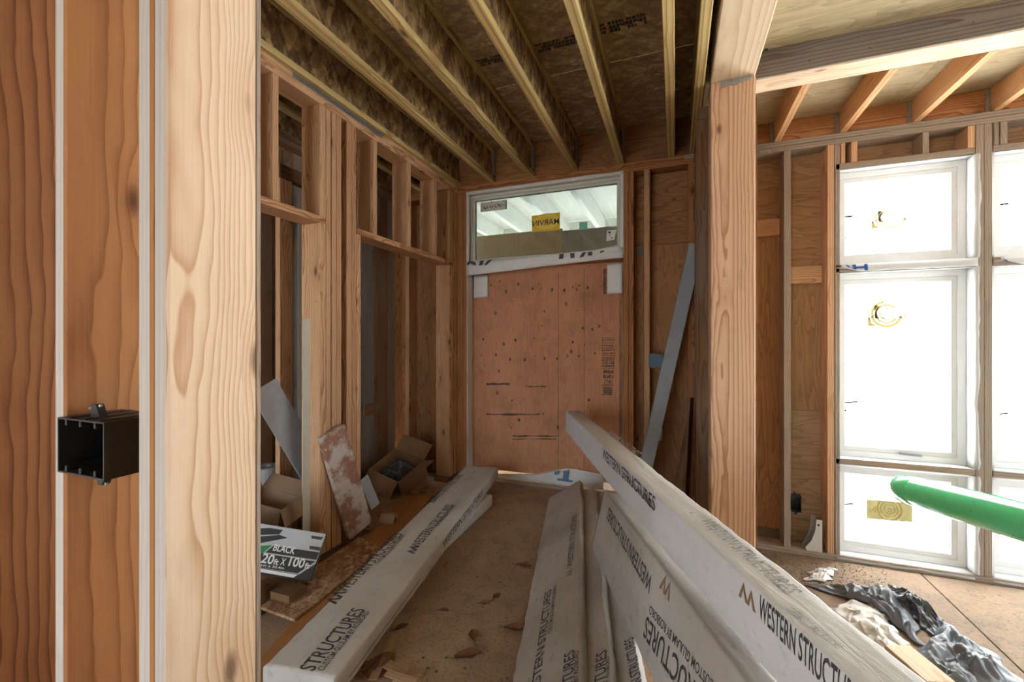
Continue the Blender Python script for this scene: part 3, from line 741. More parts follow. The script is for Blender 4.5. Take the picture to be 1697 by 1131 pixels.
# ================================================================== WINDOWS, DOORWAY, PORCH
def ring(name, x0, x1, z0, z1, y0, y1, bw, mat, parent):
    o = [(x0, z0), (x1, z0), (x1, z1), (x0, z1)]; i = [(x0 + bw, z0 + bw), (x1 - bw, z0 + bw), (x1 - bw, z1 - bw), (x0 + bw, z1 - bw)]
    vs = [(x, y0, z) for x, z in o] + [(x, y0, z) for x, z in i] + [(x, y1, z) for x, z in o] + [(x, y1, z) for x, z in i]
    fs = []
    for k in range(4):
        n = (k + 1) % 4
        fs += [(k, n, 4 + n, 4 + k), (8 + n, 8 + k, 12 + k, 12 + n), (k, 8 + k, 8 + n, n), (4 + k, 4 + n, 12 + n, 12 + k)]
    return mesh_obj(name, vs, fs, mat, parent)
def pane(name, x0, x1, z0, z1, y, mat, parent, t=.004):
    return abox(name, (x0, y, z0), (x1, y + t, z1), mat, parent, along='x', bev=0)
def pixpoly(name, pts, y, mat, parent, t=.0008):
    ps = [atY(u, v, y) for u, v in pts]
    return prism(name, [(p.x, p.z) for p in ps], Matrix(((1, 0, 0, 0), (0, 0, -1, y), (0, 1, 0, 0), (0, 0, 0, 1))), t, mat, parent)
FACE = lambda x, y, z: Matrix(((1, 0, 0, x), (0, 0, -1, y), (0, 1, 0, z), (0, 0, 0, 1)))   # local XY -> world XZ, facing -Y
def annulus(name, cx, cz, rx, rz, frac, y, mat, parent, a0=0, a1=360, n=28):
    vs, fs = [], []
    for i in range(n + 1):
        a = math.radians(a0 + (a1 - a0) * i / n)
        vs += [(cx + rx * math.cos(a), y, cz + rz * math.sin(a)), (cx + rx * frac * math.cos(a), y, cz + rz * frac * math.sin(a))]
    for i in range(n): fs.append((2 * i, 2 * i + 2, 2 * i + 3, 2 * i + 1))
    return mesh_obj(name, vs, fs, mat, parent)

# ---- stacked film-covered windows
YW = 3.68
wn_i = [1]
names = ['upper', 'tall middle', 'low']
def film_window(x0, x1, z0, z1, side, row, marks):
    wn_i[0] += 1
    lab = {(0, 0): 'upper film-covered window with faded gold sticker, left stack', (0, 1): 'tall middle film-covered window with gold sticker and sash latch, left stack', (0, 2): 'low film-covered window behind the green pipe end, left stack',
           (1, 0): 'upper film-covered window at the right edge, beside the grey post', (1, 1): 'tall middle film-covered window at the right edge', (1, 2): 'low film-covered window at the right edge, below the pipe',
           (2, 0): 'upper film-covered window of the unseen stack added for more light', (2, 1): 'tall film-covered window of the unseen stack added for more light', (2, 2): 'low film-covered window of the unseen stack added for more light'}[(side, row)]
    w = empty('window_%d' % wn_i[0], ((x0 + x1) / 2, YW, z0), lab, 'window', kind='structure')
    ring('window_frame', x0 + .004, x1 - .004, z0 + .004, z1 - .004, YW, YW + .06, .042, 'frame', w)
    ring('sash', x0 + .047, x1 - .047, z0 + .047, z1 - .047, YW + .008, YW + .05, .030, 'frame', w)
    ring('gasket', x0 + .078, x1 - .078, z0 + .078, z1 - .078, YW + .019, YW + .024, .004, 'frame_cream', w)
    pane('pane', x0 + .070, x1 - .070, z0 + .070, z1 - .070, YW + .022, 'film', w)
    yf = YW + .020
    zc = (z0 + z1) / 2
    # wrap folded over the framing: top, right jamb, sill
    sd = random.random() * 50
    def top(s, t):
        x = x0 + .002 + s * (x1 - x0 - .004); y = YF - .004 + t * (YW - YF + .004)
        return (x, y, z1 - .003 - .004 * abs(nz((x, y, sd), 14)) - (.006 if t < .1 else 0))
    grid_sheet('flashing_wrap', top, 24, 4, 'flash', w)
    def right(s, t):
        z = z0 + .002 + s * (z1 - z0 - .004)
        ov = .022 + .014 * nz((z, 0, sd), 5) + .006 * nz((z, 3, sd), 17)
        q = t * (YW - YF + ov)
        if q < YW - YF: return (x1 - .003 - .003 * abs(nz((z, q, sd), 16)), YW - q, z)
        return (x1 + (q - (YW - YF)), YF - .004 - .003 * abs(nz((z, q, sd), 12)), z)
    grid_sheet('flashing_wrap', right, 30, 8, 'flash', w)
    def sill(s, t):
        x = x0 + .002 + s * (x1 - x0 - .004); y = YF - .006 + t * (YW - YF + .006)
        dr = .0 if t > .05 else (.030 + .010 * nz((x, 1, sd), 7)) * (1 if row != 1 else 0)
        return (x, y, z0 + .003 + .003 * abs(nz((x, y, sd), 15)) - dr)
    grid_sheet('flashing_wrap', sill, 24, 5, 'flash', w)
    def left(s, t):
        z = z0 + .002 + s * (z1 - z0 - .004)
        return (x0 + .002 + .004 * abs(nz((z, t, sd), 9)), YF - .003 + t * (YW - YF), z)
    grid_sheet('flashing_wrap', left, 20, 3, 'flash', w)
    for (u0, u1, v0, v1) in marks.get('dash', []):
        pixpoly('tape_mark', [(u0, v0), (u1, v0 - 2), (u1, v1 - 2), (u0, v1)], yf, 'film_grey_mark', w)
    for (u, v, r) in marks.get('dots', []):
        pixpoly('tape_mark', [(u + r * math.cos(a), v + r * math.sin(a)) for a in [i * 1.256 for i in range(5)]], yf, 'film_grey_mark', w)
    g = marks.get('gold')
    if g:
        u0, v0, u1, v1, style = g
        a = atY(u0, v1, yf); b = atY(u1, v0, yf)
        st = empty('brand_sticker', ((a.x + b.x) / 2, yf, (a.z + b.z) / 2)); place(st, WM[st.name], w)
        ww, hh = b.x - a.x, b.z - a.z; cx, cz = a.x + ww * (.42 if style < 2 else .5), a.z + hh * .55
        if style == 2:
            pixpoly('sticker_ground', [(u0, v0), (u1, v0 + 6), (u1, v1 + 6), (u0, v1)], yf - .0008, 'film_ground', st)
            for rr in (.46, .33, .2): annulus('sticker_ring', cx, cz - .01, ww * rr * .62, hh * rr * 1.05, .84, yf - .002, 'film_ring', st)
            text('MARVIN', FACE(a.x + .06 * ww, yf - .0025, a.z + .30 * hh), hh * .26, 'film_ring', st, w=ww * .84, mirror=True)
        else:
            gm = 'film_gold_pale' if style == 0 else 'film_gold_thin'
            for rr, a0, a1 in ((.50, 100, 350), (.36, 40, 330), (.22, 0, 300)): annulus('sticker_ring', cx, cz, ww * rr * .72, hh * rr * 1.25, .80, yf - .0015, gm, st, a0, a1)
            prism('sticker_ground', [(0, 0), (ww * .25, 0), (ww * .10, hh * .12), (ww * .05, hh * .35), (0, hh * .45)], FACE(a.x, yf - .0005, a.z), .0008, 'film_gold', st)
            prism('sticker_ground', [(0, 0), (ww * .09, 0), (ww * .05, hh * .30), (ww * .12, hh * .55), (0, hh * .6)], FACE(a.x + ww * .15, yf - .0005, a.z + hh * .36), .0008, 'film_gold', st)
            text('MARVIN', FACE(a.x + .02 * ww, yf - .002, a.z + .30 * hh), hh * .26, gm, st, w=ww * .96, mirror=True)
    return w
Z3 = ZL + .040
mk = [{'dash': [(1389, 1413, 359, 362)], 'dots': [(1390, 366, 1.5), (1392, 376, 2.5), (1400, 394, 2)], 'gold': (1444, 344, 1520, 379, 0)},
      {'dash': [(1397, 1422, 667, 669.5), (1385.5, 1387.5, 705, 730)], 'dots': [(1401, 681, 2.5), (1400, 697, 1.5)], 'gold': (1438, 503, 1513, 541, 1)},
      {'dash': [(1390, 1414, 836, 838.5)], 'dots': [(1393, 851, 3), (1394, 872, 1.5), (1473, 869, 1)], 'gold': (1436, 828, 1512, 860, 2)}]
w1 = film_window(XW0, XW1, zr1a, ZH, 0, 0, mk[0])
w2 = film_window(XW0, XW1, zr2a, zr1b, 0, 1, mk[1])
w3 = film_window(XW0, XW1, Z3, zr2b, 0, 2, mk[2])
pixpoly('sash_latch', [(1490, 750), (1527, 754.5), (1527, 757.5), (1490, 753)], YW + .006, 'steel', w2, t=.012)
mr = [{'dash': [(1657, 1672, 338, 341)]}, {'dash': [(1646, 1671, 686, 688.5)]}, {}]
for r, (a, b) in enumerate(((zr1a, ZH), (zr2a, zr1b), (Z3, zr2b))): film_window(XV0, XV1, a, b, 1, r, mr[r])
for r, (a, b) in enumerate(((zr1a, ZH), (zr2a, zr1b), (Z3, zr2b))): film_window(XU0, XU1, a, b, 2, r, {})  # unseen stack, added for its light
# wrap drooping over the rail under the upper window
for wi, (xa_, xb_, uu) in ((w1, (XW0, XW1, 0)), (bpy.data.objects['window_5'], (XV0, XV1, 262))):
    sd = random.random() * 30
    def droop(s, t):
        x = xa_ + .03 + s * (xb_ - xa_ - .02)
        low = zr1b - .004 + (.035 * max(0, 1 - s * 7)) + .006 * nz((x, 0, sd), 6)
        z = zr1a + .002 + t * (low - zr1a)
        return (x, YF - .007 - .006 * abs(nz((x, z, sd), 9)) - .004 * t, z)
    grid_sheet('flashing_wrap', droop, 30, 4, 'flash', wi)
    sh = lambda pts: [(u + uu, v - uu * .035) for u, v in pts]
    pixpoly('wrap_print', sh([(1401, 439), (1407, 440), (1409, 444), (1403, 442)]), YF - .016, 'film_blue', wi)
    if uu == 0:
        pixpoly('wrap_print', [(1412.5, 439), (1418, 438.5), (1419, 442.2), (1432, 441.6), (1432, 438), (1437.5, 437.5), (1438.5, 448), (1433.5, 449), (1432.5, 444.6), (1419.5, 445), (1419, 447), (1414.5, 446)], YF - .016, 'film_blue', wi)

# ---- transom over the doorway
ZT0, ZT1 = zs0 + .039, ZP - .002
tr = empty('window_1', ((xd0 + xd1) / 2, YF + .05, ZT0), 'wide clear transom window with yellow sticker above the boarded doorway', 'window', kind='structure')
ring('window_frame', xd0 + .004, xd1 - .004, ZT0 + .002, ZT1, YF + .055, YF + .115, .030, 'frame_cream', tr)
ring('sash', xd0 + .035, xd1 - .035, ZT0 + .033, ZT1 - .031, YF + .066, YF + .105, .022, 'frame_cream', tr)
ring('gasket', xd0 + .055, xd1 - .055, ZT0 + .053, ZT1 - .051, YF + .076, YF + .080, .006, 'gasket', tr)
pane('pane', xd0 + .052, xd1 - .052, ZT0 + .050, ZT1 - .048, YF + .084, 'glass', tr)
# white strips folded round the opening
ring('flashing_wrap', xd0 + .002, xd1 - .002, ZT0 + .0005, ZT1 + .001, YF + .002, YF + .056, .010, 'housewrap', tr)
def flange(s, t):
    x = xd0 - .006 + s * (xd1 - xd0 + .012)
    z = ZT1 - .012 + t * (.030 + .006 * nz((x, 0, 4), 5))
    return (x, YF - .003 - .002 * abs(nz((x, z, 2), 20)), z)
grid_sheet('nailing_flange', flange, 40, 3, 'housewrap', tr)
for i in range(8):
    x = xd0 + .08 + i * (xd1 - xd0 - .16) / 7
    prism('nail_head', [(.003 * math.cos(a), .003 * math.sin(a)) for a in [j * 1.05 for j in range(6)]], FACE(x, YF - .006, ZT1 + .004), .001, 'iron', tr)
for sx_, xx in ((1, xd0), (-1, xd1)):
    def jamb(s, t):
        z = ZT0 + s * (ZT1 - ZT0)
        return (xx - sx_ * .004 + sx_ * t * (.030 + .006 * nz((z, 0, xx), 7)), YF - .0035 - .002 * abs(nz((z, t, 2), 12)), z)
    grid_sheet('nailing_flange', jamb, 20, 3, 'housewrap', tr)
yg = YF + .081
st = empty('brand_sticker', atY(904, 367, yg)); place(st, WM[st.name], tr)
pixpoly('sticker_ground', [(881, 358), (928, 352), (928, 381), (882, 385)], yg, 'yellow', st)
c = atY(906, 367, yg)
for rr in (.115, .082, .05): annulus('sticker_ring', c.x, c.z, rr, rr * .62, .72, yg - .0015, 'yellow2', st)
a = atY(882.5, 375.5, yg); b = atY(926.5, 371.5, yg)
text('MARVIN', FACE(a.x, yg - .002, a.z), .048, 'ink', st, w=b.x - a.x, mirror=True, bold=.01)
st = empty('script_sticker', atY(820, 342, yg)); place(st, WM[st.name], tr)
pixpoly('sticker_ground', [(797, 336.5), (839, 331.5), (839, 347), (797, 352)], yg, 'sticker_pale', st)
pixpoly('sticker_bar', [(838, 331.5), (839.8, 331.3), (839.8, 346.5), (838, 346.7)], yg - .0012, 'ink', st)
pixpoly('sticker_bar', [(796.5, 337), (798.3, 336.8), (798.3, 351.5), (796.5, 351.7)], yg - .0012, 'ink_faint', st)
for (u, v, s_) in ((804, 343, 3.2), (808.5, 343, 2.2), (814, 342, 2.6), (817, 341, 2), (822, 341, 2.6), (827, 338, 3), (829, 340.5, 2.2), (832.5, 339.5, 2), (836, 339, 1.8)):
    annulus('script_stroke', atY(u, v, yg).x, atY(u, v, yg).z, s_ * .0052, s_ * .0065, .55, yg - .0013, 'ink', st, 30 + 40 * s_, 300 + 10 * s_, 12)
for (u, v) in ((815, 335), (835, 333)): pixpoly('script_stroke', [(u - 1, v - 1), (u + 1, v - 1), (u + 1, v + 1), (u - 1, v + 1)], yg - .0013, 'ink', st)
st = empty('energy_sticker', atY(967, 375, yg)); place(st, WM[st.name], tr)
pixpoly('sticker_ground', [(960, 369), (973.5, 367.5), (973.5, 380), (960, 381.5)], yg, 'sticker_green', st)
st = empty('product_sticker', atY(1013, 390, yg)); place(st, WM[st.name], tr)
pixpoly('sticker_ground', [(1006, 382), (1022, 380.5), (1018, 397.5), (1004.5, 400)], yg, 'sticker_white', st)
for q in ([(1008, 384), (1012, 383.5), (1012, 387), (1008, 387)], [(1009.5, 389.5), (1012, 389), (1012, 390.3), (1009.5, 390.7)], [(1012.5, 394), (1015.5, 393.5), (1015.5, 395), (1012.5, 395.4)]):
    pixpoly('sticker_print', q, yg - .0012, 'ink', st)

# ---- wrap round the doorway
hw = empty('house_wrap', (xd0, YF, 1.9), 'white house wrap with black letters folded around the boarded doorway', 'house wrap')
def band(s, t):
    x = xd0 - .004 + s * (xd1 - xd0 + .004)
    u = 773 + s * 258
    zt = atY(u, 437 - s * 26, YF).z + .006; zb_ = atY(u, 458 - s * 31, YF).z - .004 * nz((x, 0, 9), 6)
    return (x, YF - .004 - .004 * abs(nz((x, t, 3), 8)), zt + t * (zb_ - zt))
grid_sheet('head_wrap', band, 40, 4, 'housewrap', hw)
def band2(s, t):
    x = xd0 + s * (xd1 - xd0) * (1 - .02 * t)
    u = 773 + s * 258
    zt = ZT0 + .016; zb_ = atY(u, 440 - s * 30, YF).z + max(0, s - .86) * .16
    return (x, YF - .009 - .003 * abs(nz((x, t, 5), 9)), zt + t * (zb_ - zt))
grid_sheet('sill_wrap', band2, 40, 3, 'housewrap', hw)
yp = YF - .0155
for q in ([(773.5, 437), (776, 434), (783, 433), (788, 435), (789, 439.5), (784, 440), (783, 437.5), (779, 437), (775, 440)], [(795.5, 432.5), (802, 431.5), (799.5, 439.8), (793.5, 440.2)], [(809.5, 431), (816.5, 430.3), (806.5, 439.5), (801.8, 439.8)],
          [(927, 421.2), (934.5, 420.7), (933.5, 429), (926, 429.7)], [(945, 420), (952, 419.4), (952, 427.6), (945.5, 428.2)], [(965.5, 418.5), (972, 418), (966.5, 426.3), (960, 427)], [(974, 418), (981.5, 417.2), (981.5, 423.6), (974.5, 424.2)], [(995, 416), (1002, 415.3), (1002, 417), (994, 420)]):
    pixpoly('wrap_letter', q, yp, 'housewrap_print', hw)
def lj(s, t):
    z = .03 + s * (zs0 - .06)
    return (xd0 + .001 + .006 * abs(nz((z, t, 8), 7)), YF - .005 + t * (D + .002), z)
grid_sheet('jamb_wrap', lj, 40, 4, 'housewrap', hw)
def lj2(s, t):
    z = .03 + s * (zs0 - .06)
    return (xd1 - .004 - .004 * abs(nz((z, t, 18), 7)), YF - .005 + t * (D + .002), z)
grid_sheet('jamb_wrap', lj2, 40, 4, 'housewrap', hw)
YD = YS + .002
for (u0, u1, v0, v1) in ((785, 808.5, 458, 494), (1006, 1031, 438, 488)):
    def flap(s, t):
        p = atY(u0 + s * (u1 - u0), v0 + t * (v1 - v0) - s * 2, YD - .018)
        return (p.x, p.y - .004 * nz((p.x, p.z, 3), 15), p.z)
    grid_sheet('corner_flap', flap, 8, 8, 'housewrap', hw)

# ---- plywood boarding up the doorway
pd = empty('plywood_sheet', (xd0 + .7, YD, .2), 'reddish plywood sheet boarding up the doorway', 'plywood')
x0, x1 = xd0 - .02, xd1 + .02
zb_l = atY(830, 780, YD).z
mes = abox('panel', (atY(784, 563, YD).x, YD, zb_l), (xd1 + .03, YD + .015, zs0 + .10), 'door_ply', pd, along='z', bev=.001)
vs, fs = [], []
random.seed(11)
rows = [(473, .8), (478, .9), (515, .25), (590, .85), (568, .5), (693, .35), (715, .6), (540, .3), (640, .25), (612, .2), (660, .2)]
for v, dens in rows:
    u = 800
    while u < 1000:
        if random.random() < dens:
            p = atY(u + random.uniform(-4, 4), v + random.uniform(-7, 7), YD)
            r = random.uniform(.005, .014); b0 = len(vs); n = 7
            for i in range(n):
                a = i * 2 * math.pi / n; rr = r * random.uniform(.6, 1.2); vs.append((p.x + rr * math.cos(a), YD - .0008, p.z + rr * 1.5 * math.sin(a)))
            fs.append(tuple(range(b0, b0 + n)))
        u += random.uniform(13, 26) if v < 600 else random.uniform(18, 34)
for (u0, u1, v, h) in ((806, 845, 635, 4), (870, 905, 640, 3), (806, 895, 686, 4), (850, 925, 722, 3), (850, 922, 727.5, 2)):
    b0 = len(vs)
    for i in range(9): p = atY(u0 + (u1 - u0) * i / 8, v + random.uniform(-1, 1), YD); vs.append((p.x, YD - .0008, p.z))
    for i in range(8, -1, -1): p = atY(u0 + (u1 - u0) * i / 8, v + h * random.uniform(.4, 1), YD); vs.append((p.x, YD - .0008, p.z))
    fs.append(tuple(range(b0, b0 + 18)))
tag(mesh_obj('stain_marks', vs, fs, 'ink_ply', pd), kind='stuff')
st = empty('grade_stamp', atY(1008, 600, YD)); place(st, WM[st.name], pd)
vs, fs = [], []
def bar(u0, u1, v0, v1):
    b0 = len(vs)
    for u, v in ((u0, v1), (u1, v1), (u1, v0), (u0, v0)): p = atY(u, v, YD); vs.append((p.x, YD - .001, p.z))
    fs.append((b0, b0 + 1, b0 + 2, b0 + 3))
for v in (560, 568, 577, 589, 598, 603, 607, 610): bar(997, 1019, v, v + .9)
for v in (563, 572, 579.5, 585, 592, 595, 600, 605): 
    u = 998
    while u < 1018:
        w_ = random.uniform(1, 3); bar(u, u + w_, v, v + random.uniform(1.5, 3)); u += w_ + random.uniform(.6, 1.4)
for v in (613.5, 621.5):
    u = 1000
    while u < 1016: bar(u, u + 1, v, v + 5.5); bar(u, u + 2.3, v + random.choice((0, 2.4, 4.8)), v + 5.5); u += 2.9
for a_ in ((1002, 1015, 630, 631), (1002, 1015, 637, 638), (1002, 1003, 630, 638), (1014.5, 1015.5, 630, 638), (1006, 1007, 632, 636), (1009, 1012, 632, 636), (996, 1018, 639, 640), (996, 1016, 654, 655)): bar(*a_)
for i in range(9): bar(999 + random.random() * 3, 1012 + random.random() * 4, 642 + i * 1.3, 643 + i * 1.3)
mesh_obj('stamp_print', vs, fs, 'ink_ply', st)
vs, fs = [], []
for v in range(446, 486, 3): bar(1000, 1004 + random.random() * 2, v, v + 2.2)
bar(1000, 1001, 446, 488)
mesh_obj('edge_print', vs, fs, 'ink_ply', st)
vs, fs = [], []
for u_ in (925, 968): bar(u_, u_ + .7, 450 - (u_ - 925) * .12, 778)
for i_ in range(2): mesh_obj('veneer_seam', vs[4 * i_:4 * i_ + 4], [(0, 1, 2, 3)], 'ink_ply', pd)
# torn wrap along the foot of the doorway
tw = empty('torn_wrap', atY(900, 795, YF + .1), 'torn white wrap with blue print lying along the door threshold', 'house wrap')
def torn(s, t):
    u = 820 + s * 180; vt = 786 - 10 * max(0, 1 - abs(s - .68) / .3); vb = 800 + 14 * s
    p = atY(u, vt + t * (vb - vt), YD - .03 - .03 * t)
    return (p.x, p.y + .02 * nz((u * .02, t, 1), 2), max(p.z, .012 + .004 * nz((u * .1, t, 1), 2)) + .006 * nz((u * .05, t * 2, 5), 3))
grid_sheet('sheet', torn, 40, 8, 'housewrap', tw)
for q in ([(918.5, 782), (925, 781), (925, 787), (919, 787.5)], [(934, 781), (941.5, 780.5), (940, 795), (933, 795)], [(923.5, 793), (949, 797), (949, 800), (923.5, 796.5)]):
    pixpoly('wrap_print', q, YD - .075, 'blue_print', tw)
abox('silver_tape', (atY(815, 800, YF).x, YF - .02, .001), (xd1 - .03, YF + .035, .004), 'steel', tw, along='x', bev=0)

# ---- porch outside the transom
pr = empty('porch_roof', (-1, 5, 2.9), 'pale joisted porch ceiling seen through the transom', 'porch roof')
for i in range(9):
    x = -3.6 + i * .52
    abox('porch_joist', (x, YS + .05, 2.78), (x + .06, 6.2, 3.02), 'porch_white', pr, along='y')
abox('porch_soffit', (-4.2, YS + .05, 3.021), (1.2, 6.2, 3.05), 'porch_white', pr, along='y')
abox('porch_beam', (-4.2, 6.2, 2.70), (1.2, 6.3, 3.02), 'porch_white', pr, along='x')
for x in (-4.1, 1.05): abox('porch_post', (x, 6.2, ZL - .10), (x + .1, 6.3, 2.699), 'porch_white', pr, along='z')
YPB = 4.6
zt_l = atY(792, 392, YPB).z; zt_r = atY(1027, 374, YPB).z; xs_ = atY(932, 380, YPB).x
pp = empty('leaning_plywood', (xs_ - 1, YPB, -.1), 'tan plywood sheet standing on the porch, left of the two behind the transom', 'plywood')
abox('panel', (xs_ - 1.3, YPB, ZL - .1), (xs_, YPB + .018, zt_l), 'porch_ply', pp, along='z', bev=.001)
pp = empty('leaning_plywood', (xs_ + 1, YPB, -.1), 'grey-brown plywood sheet standing on the porch, right of the two behind the transom', 'plywood')
abox('panel', (xs_ + .002, YPB, ZL - .1), (xs_ + 1.25, YPB + .018, zt_r), 'porch_ply_grey', pp, along='z', bev=.001)
gd = abox('ground', (-30, -30, ZL - .16), (30, 40, ZL - .1), 'concrete', None, along='x', bev=0)
tag(gd, 'pale ground around the house', 'ground', kind='structure')
# ================================================================== WRAPPED GLULAM BEAMS
def wrapped(name, mw, L, w, h, mat, parent, seed=0.0, amp=.0022, r=.008):
    """paper-wrapped beam: local X length, Y width, Z height; centred"""
    sec = []
    def side(a, b, n):
        for i in range(n): sec.append((a[0] + (b[0] - a[0]) * i / n, a[1] + (b[1] - a[1]) * i / n))
    hw_, hh_ = w / 2, h / 2
    corners = []
    for cx, cy, a0 in ((hw_ - r, -hh_ + r, -90), (hw_ - r, hh_ - r, 0), (-hw_ + r, hh_ - r, 90), (-hw_ + r, -hh_ + r, 180)):
        corners.append([(cx + r * math.cos(math.radians(a0 + k * 45)), cy + r * math.sin(math.radians(a0 + k * 45))) for k in range(3)])
    for k in range(4):
        sec += corners[k]
        a, b = corners[k][-1], corners[(k + 1) % 4][0]
        n = 4
        for i in range(1, n): sec.append((a[0] + (b[0] - a[0]) * i / n, a[1] + (b[1] - a[1]) * i / n))
    n = len(sec); m = max(8, int(L / .022)); vs = []; fs = []
    for i in range(m + 1):
        x = -L / 2 + L * i / m
        for (y, z) in sec:
            d = Vector((0, y, z)).normalized()
            k = amp * (nz((x * 1.4, y * 3, z * 3), 3.0, seed) * 1.3 + nz((x * 1.0 + y * .8, y * .35, z * .35), 26.0, seed) * .9)
            vs.append((x, y + d.y * k, z + d.z * k))
    for i in range(m):
        for j in range(n):
            a = i * n + j; b = i * n + (j + 1) % n
            fs.append((a, b, b + n, a + n))
    fs.append(tuple(range(n))[::-1]); fs.append(tuple(range(m * n, m * n + n)))
    o = mesh_obj(name, vs, fs, mat, parent, mw)
    for p in o.data.polygons: p.use_smooth = len(p.vertices) == 4
    bm = bmesh.new(); bm.from_mesh(o.data); bmesh.ops.recalc_face_normals(bm, faces=bm.faces); bm.to_mesh(o.data); bm.free()
    return o
def hit(F, u, v):
    """pixel -> local XY on the plane z=0 of frame F"""
    n = F.to_3x3().col[2]; o = F.translation; d = ray(u, v)
    t = (o - CAM).dot(n) / d.dot(n); p = F.inverted() @ (CAM + d * t); return p
from mathutils.bvhtree import BVHTree
_bvh = {}
def drape(o, root, n, off=.0012):
    """press flat lettering onto the wrinkled wrapping of its beam"""
    if root.name not in _bvh:
        w_ = [c for c in root.children if c.name.startswith('wrapping')]
        if not w_: _bvh[root.name] = None
        else:
            mw_ = WM[w_[0].name]
            _bvh[root.name] = BVHTree.FromPolygons([mw_ @ v.co for v in w_[0].data.vertices], [tuple(p.vertices) for p in w_[0].data.polygons])
    tree = _bvh[root.name]
    if tree is None: return o
    bm = bmesh.new(); bm.from_mesh(o.data)
    bmesh.ops.triangulate(bm, faces=bm.faces)
    for _ in range(3):
        ed = [e for e in bm.edges if e.calc_length() > .016]
        if not ed: break
        bmesh.ops.subdivide_edges(bm, edges=ed, cuts=1); bmesh.ops.triangulate(bm, faces=bm.faces)
    mw_ = WM[o.name]; inv = mw_.inverted()
    for v in bm.verts:
        p = mw_ @ v.co
        h_, _, _, _ = tree.ray_cast(p + n * .03, -n, .07)
        if h_ is not None and abs((h_ - p).dot(n)) < .02: v.co = inv @ (h_ + n * (off + v.co.z))
    bm.to_mesh(o.data); bm.free(); return o
def face_text(parent, F, body, a, b, h, mat='ink', flip=False, bold=.012, lift=.004, logo=False):
    """print text on face F, baseline from pixel a to pixel b"""
    p, q = hit(F, *a), hit(F, *b); d = Vector((q.x - p.x, q.y - p.y, 0)); w = d.length
    ang = math.atan2(d.y, d.x)
    mw = F @ Matrix.Translation((p.x, p.y, lift)) @ Matrix.Rotation(ang, 4, 'Z')
    words = body.split() if h > .03 else [body]
    wid = [max(v.co.x for v in text_mesh(x_, None, h, 0, bold).vertices) for x_ in words]
    tot = sum(wid) + .45 * h * (len(words) - 1); k_ = w / tot; x = 0
    for x_, ww in zip(words, wid):
        drape(text(x_, mw @ Matrix.Translation((x, 0, 0)), h, mat, parent, w=ww * k_, bold=bold), parent, F.to_3x3().col[2].normalized()); x += (ww + .45 * h) * k_
def face_logo(parent, F, a, s, ang, mat='ink', lift=.004):
    """little two-peak tree mark"""
    p = hit(F, *a)
    mw = F @ Matrix.Translation((p.x, p.y, lift)) @ Matrix.Rotation(ang, 4, 'Z')
    t = .14
    for ox in (0, .72):
        poly = [(ox, 0), (ox + .42, 1.0), (ox + .84, 0), (ox + .84 - t * 1.6, 0), (ox + .42, 1 - 2.6 * t), (ox + t * 1.6, 0)]
        drape(prism('lettering', [(x * s, y * s) for x, y in poly], mw, .0006, mat, parent), parent, F.to_3x3().col[2].normalized())
def glulam(label, P0, P1, ydir, w, h, mat, seed, amp=.0032, group=None):
    """P0/P1: near and far ends of the centre line of the top face; ydir: across, to the left"""
    P0, P1 = Vector(P0), Vector(P1)
    Ft = frame((P0 + P1) / 2, P1 - P0, ydir)         # top face frame
    mw = Ft @ Matrix.Translation((0, 0, -h / 2))
    root = empty('wrapped_glulam', mw.translation, label, 'lumber', 'paper-wrapped glulam beams on the hall floor', rot=mw.to_3x3())
    wrapped('wrapping', mw, (P1 - P0).length, w, h, mat, root, seed, amp)
    Fs = mw @ Matrix.Translation((0, w / 2, 0)) @ Matrix.Rotation(-math.pi / 2, 4, 'X')       # left side face: local X along beam, Y up... 
    Fr = mw @ Matrix.Translation((0, -w / 2, 0)) @ Matrix.Rotation(math.pi / 2, 4, 'X')       # right side face
    return root, Ft, Fs, Fr
WS, CG = 'WESTERN STRUCTURES', 'CUSTOM GLULAM BY ROSBORO'
# A: flat beam along the left side
ZA, ZA2 = .142, .205
nl, nr, f_l, f_r = atZ(431.5, 1106, ZA), atZ(559.5, 1125, ZA), atZ(773.3, 771.9, ZA2), atZ(825, 773.6, ZA2)
axis = ((f_l + f_r) / 2 - (nl + nr) / 2).normalized()
left = Vector((-axis.y, axis.x, 0)).normalized()
wA = ((nl - nr).dot(left) + (f_l - f_r).dot(left)) / 2
P0 = (nl + nr) / 2; P1 = (f_l + f_r) / 2
A, Ft, Fs, Fr = glulam('wide paper-wrapped beam lying flat on the left, printed STRUCTURES at its near end', P0, P1, left, wA, .085, 'wrap', 1.0)
face_text(A, Ft, 'STRUCTURES', (520, 1114), (606, 1012), .062)
face_text(A, Ft, CG, (536, 1113), (613, 1016), .026)
face_logo(A, Ft, (556, 1003), .060, 0.06)
face_text(A, Ft, WS, (573, 983), (668, 886), .055)
face_text(A, Ft, CG, (627, 936), (672, 888), .022)
face_logo(A, Ft, (686, 919), .050, 0.06)
face_text(A, Ft, WS, (694, 909), (752, 838), .055)
face_text(A, Ft, CG, (726, 873), (756, 838), .022)
face_logo(A, Ft, (720, 834), .050, 0.06)
face_text(A, Ft, WS, (727, 827), (768, 788), .050)
face_text(A, Ft, 'STRUCTURES', (779, 797), (793, 781), .045, 'ink_faint')
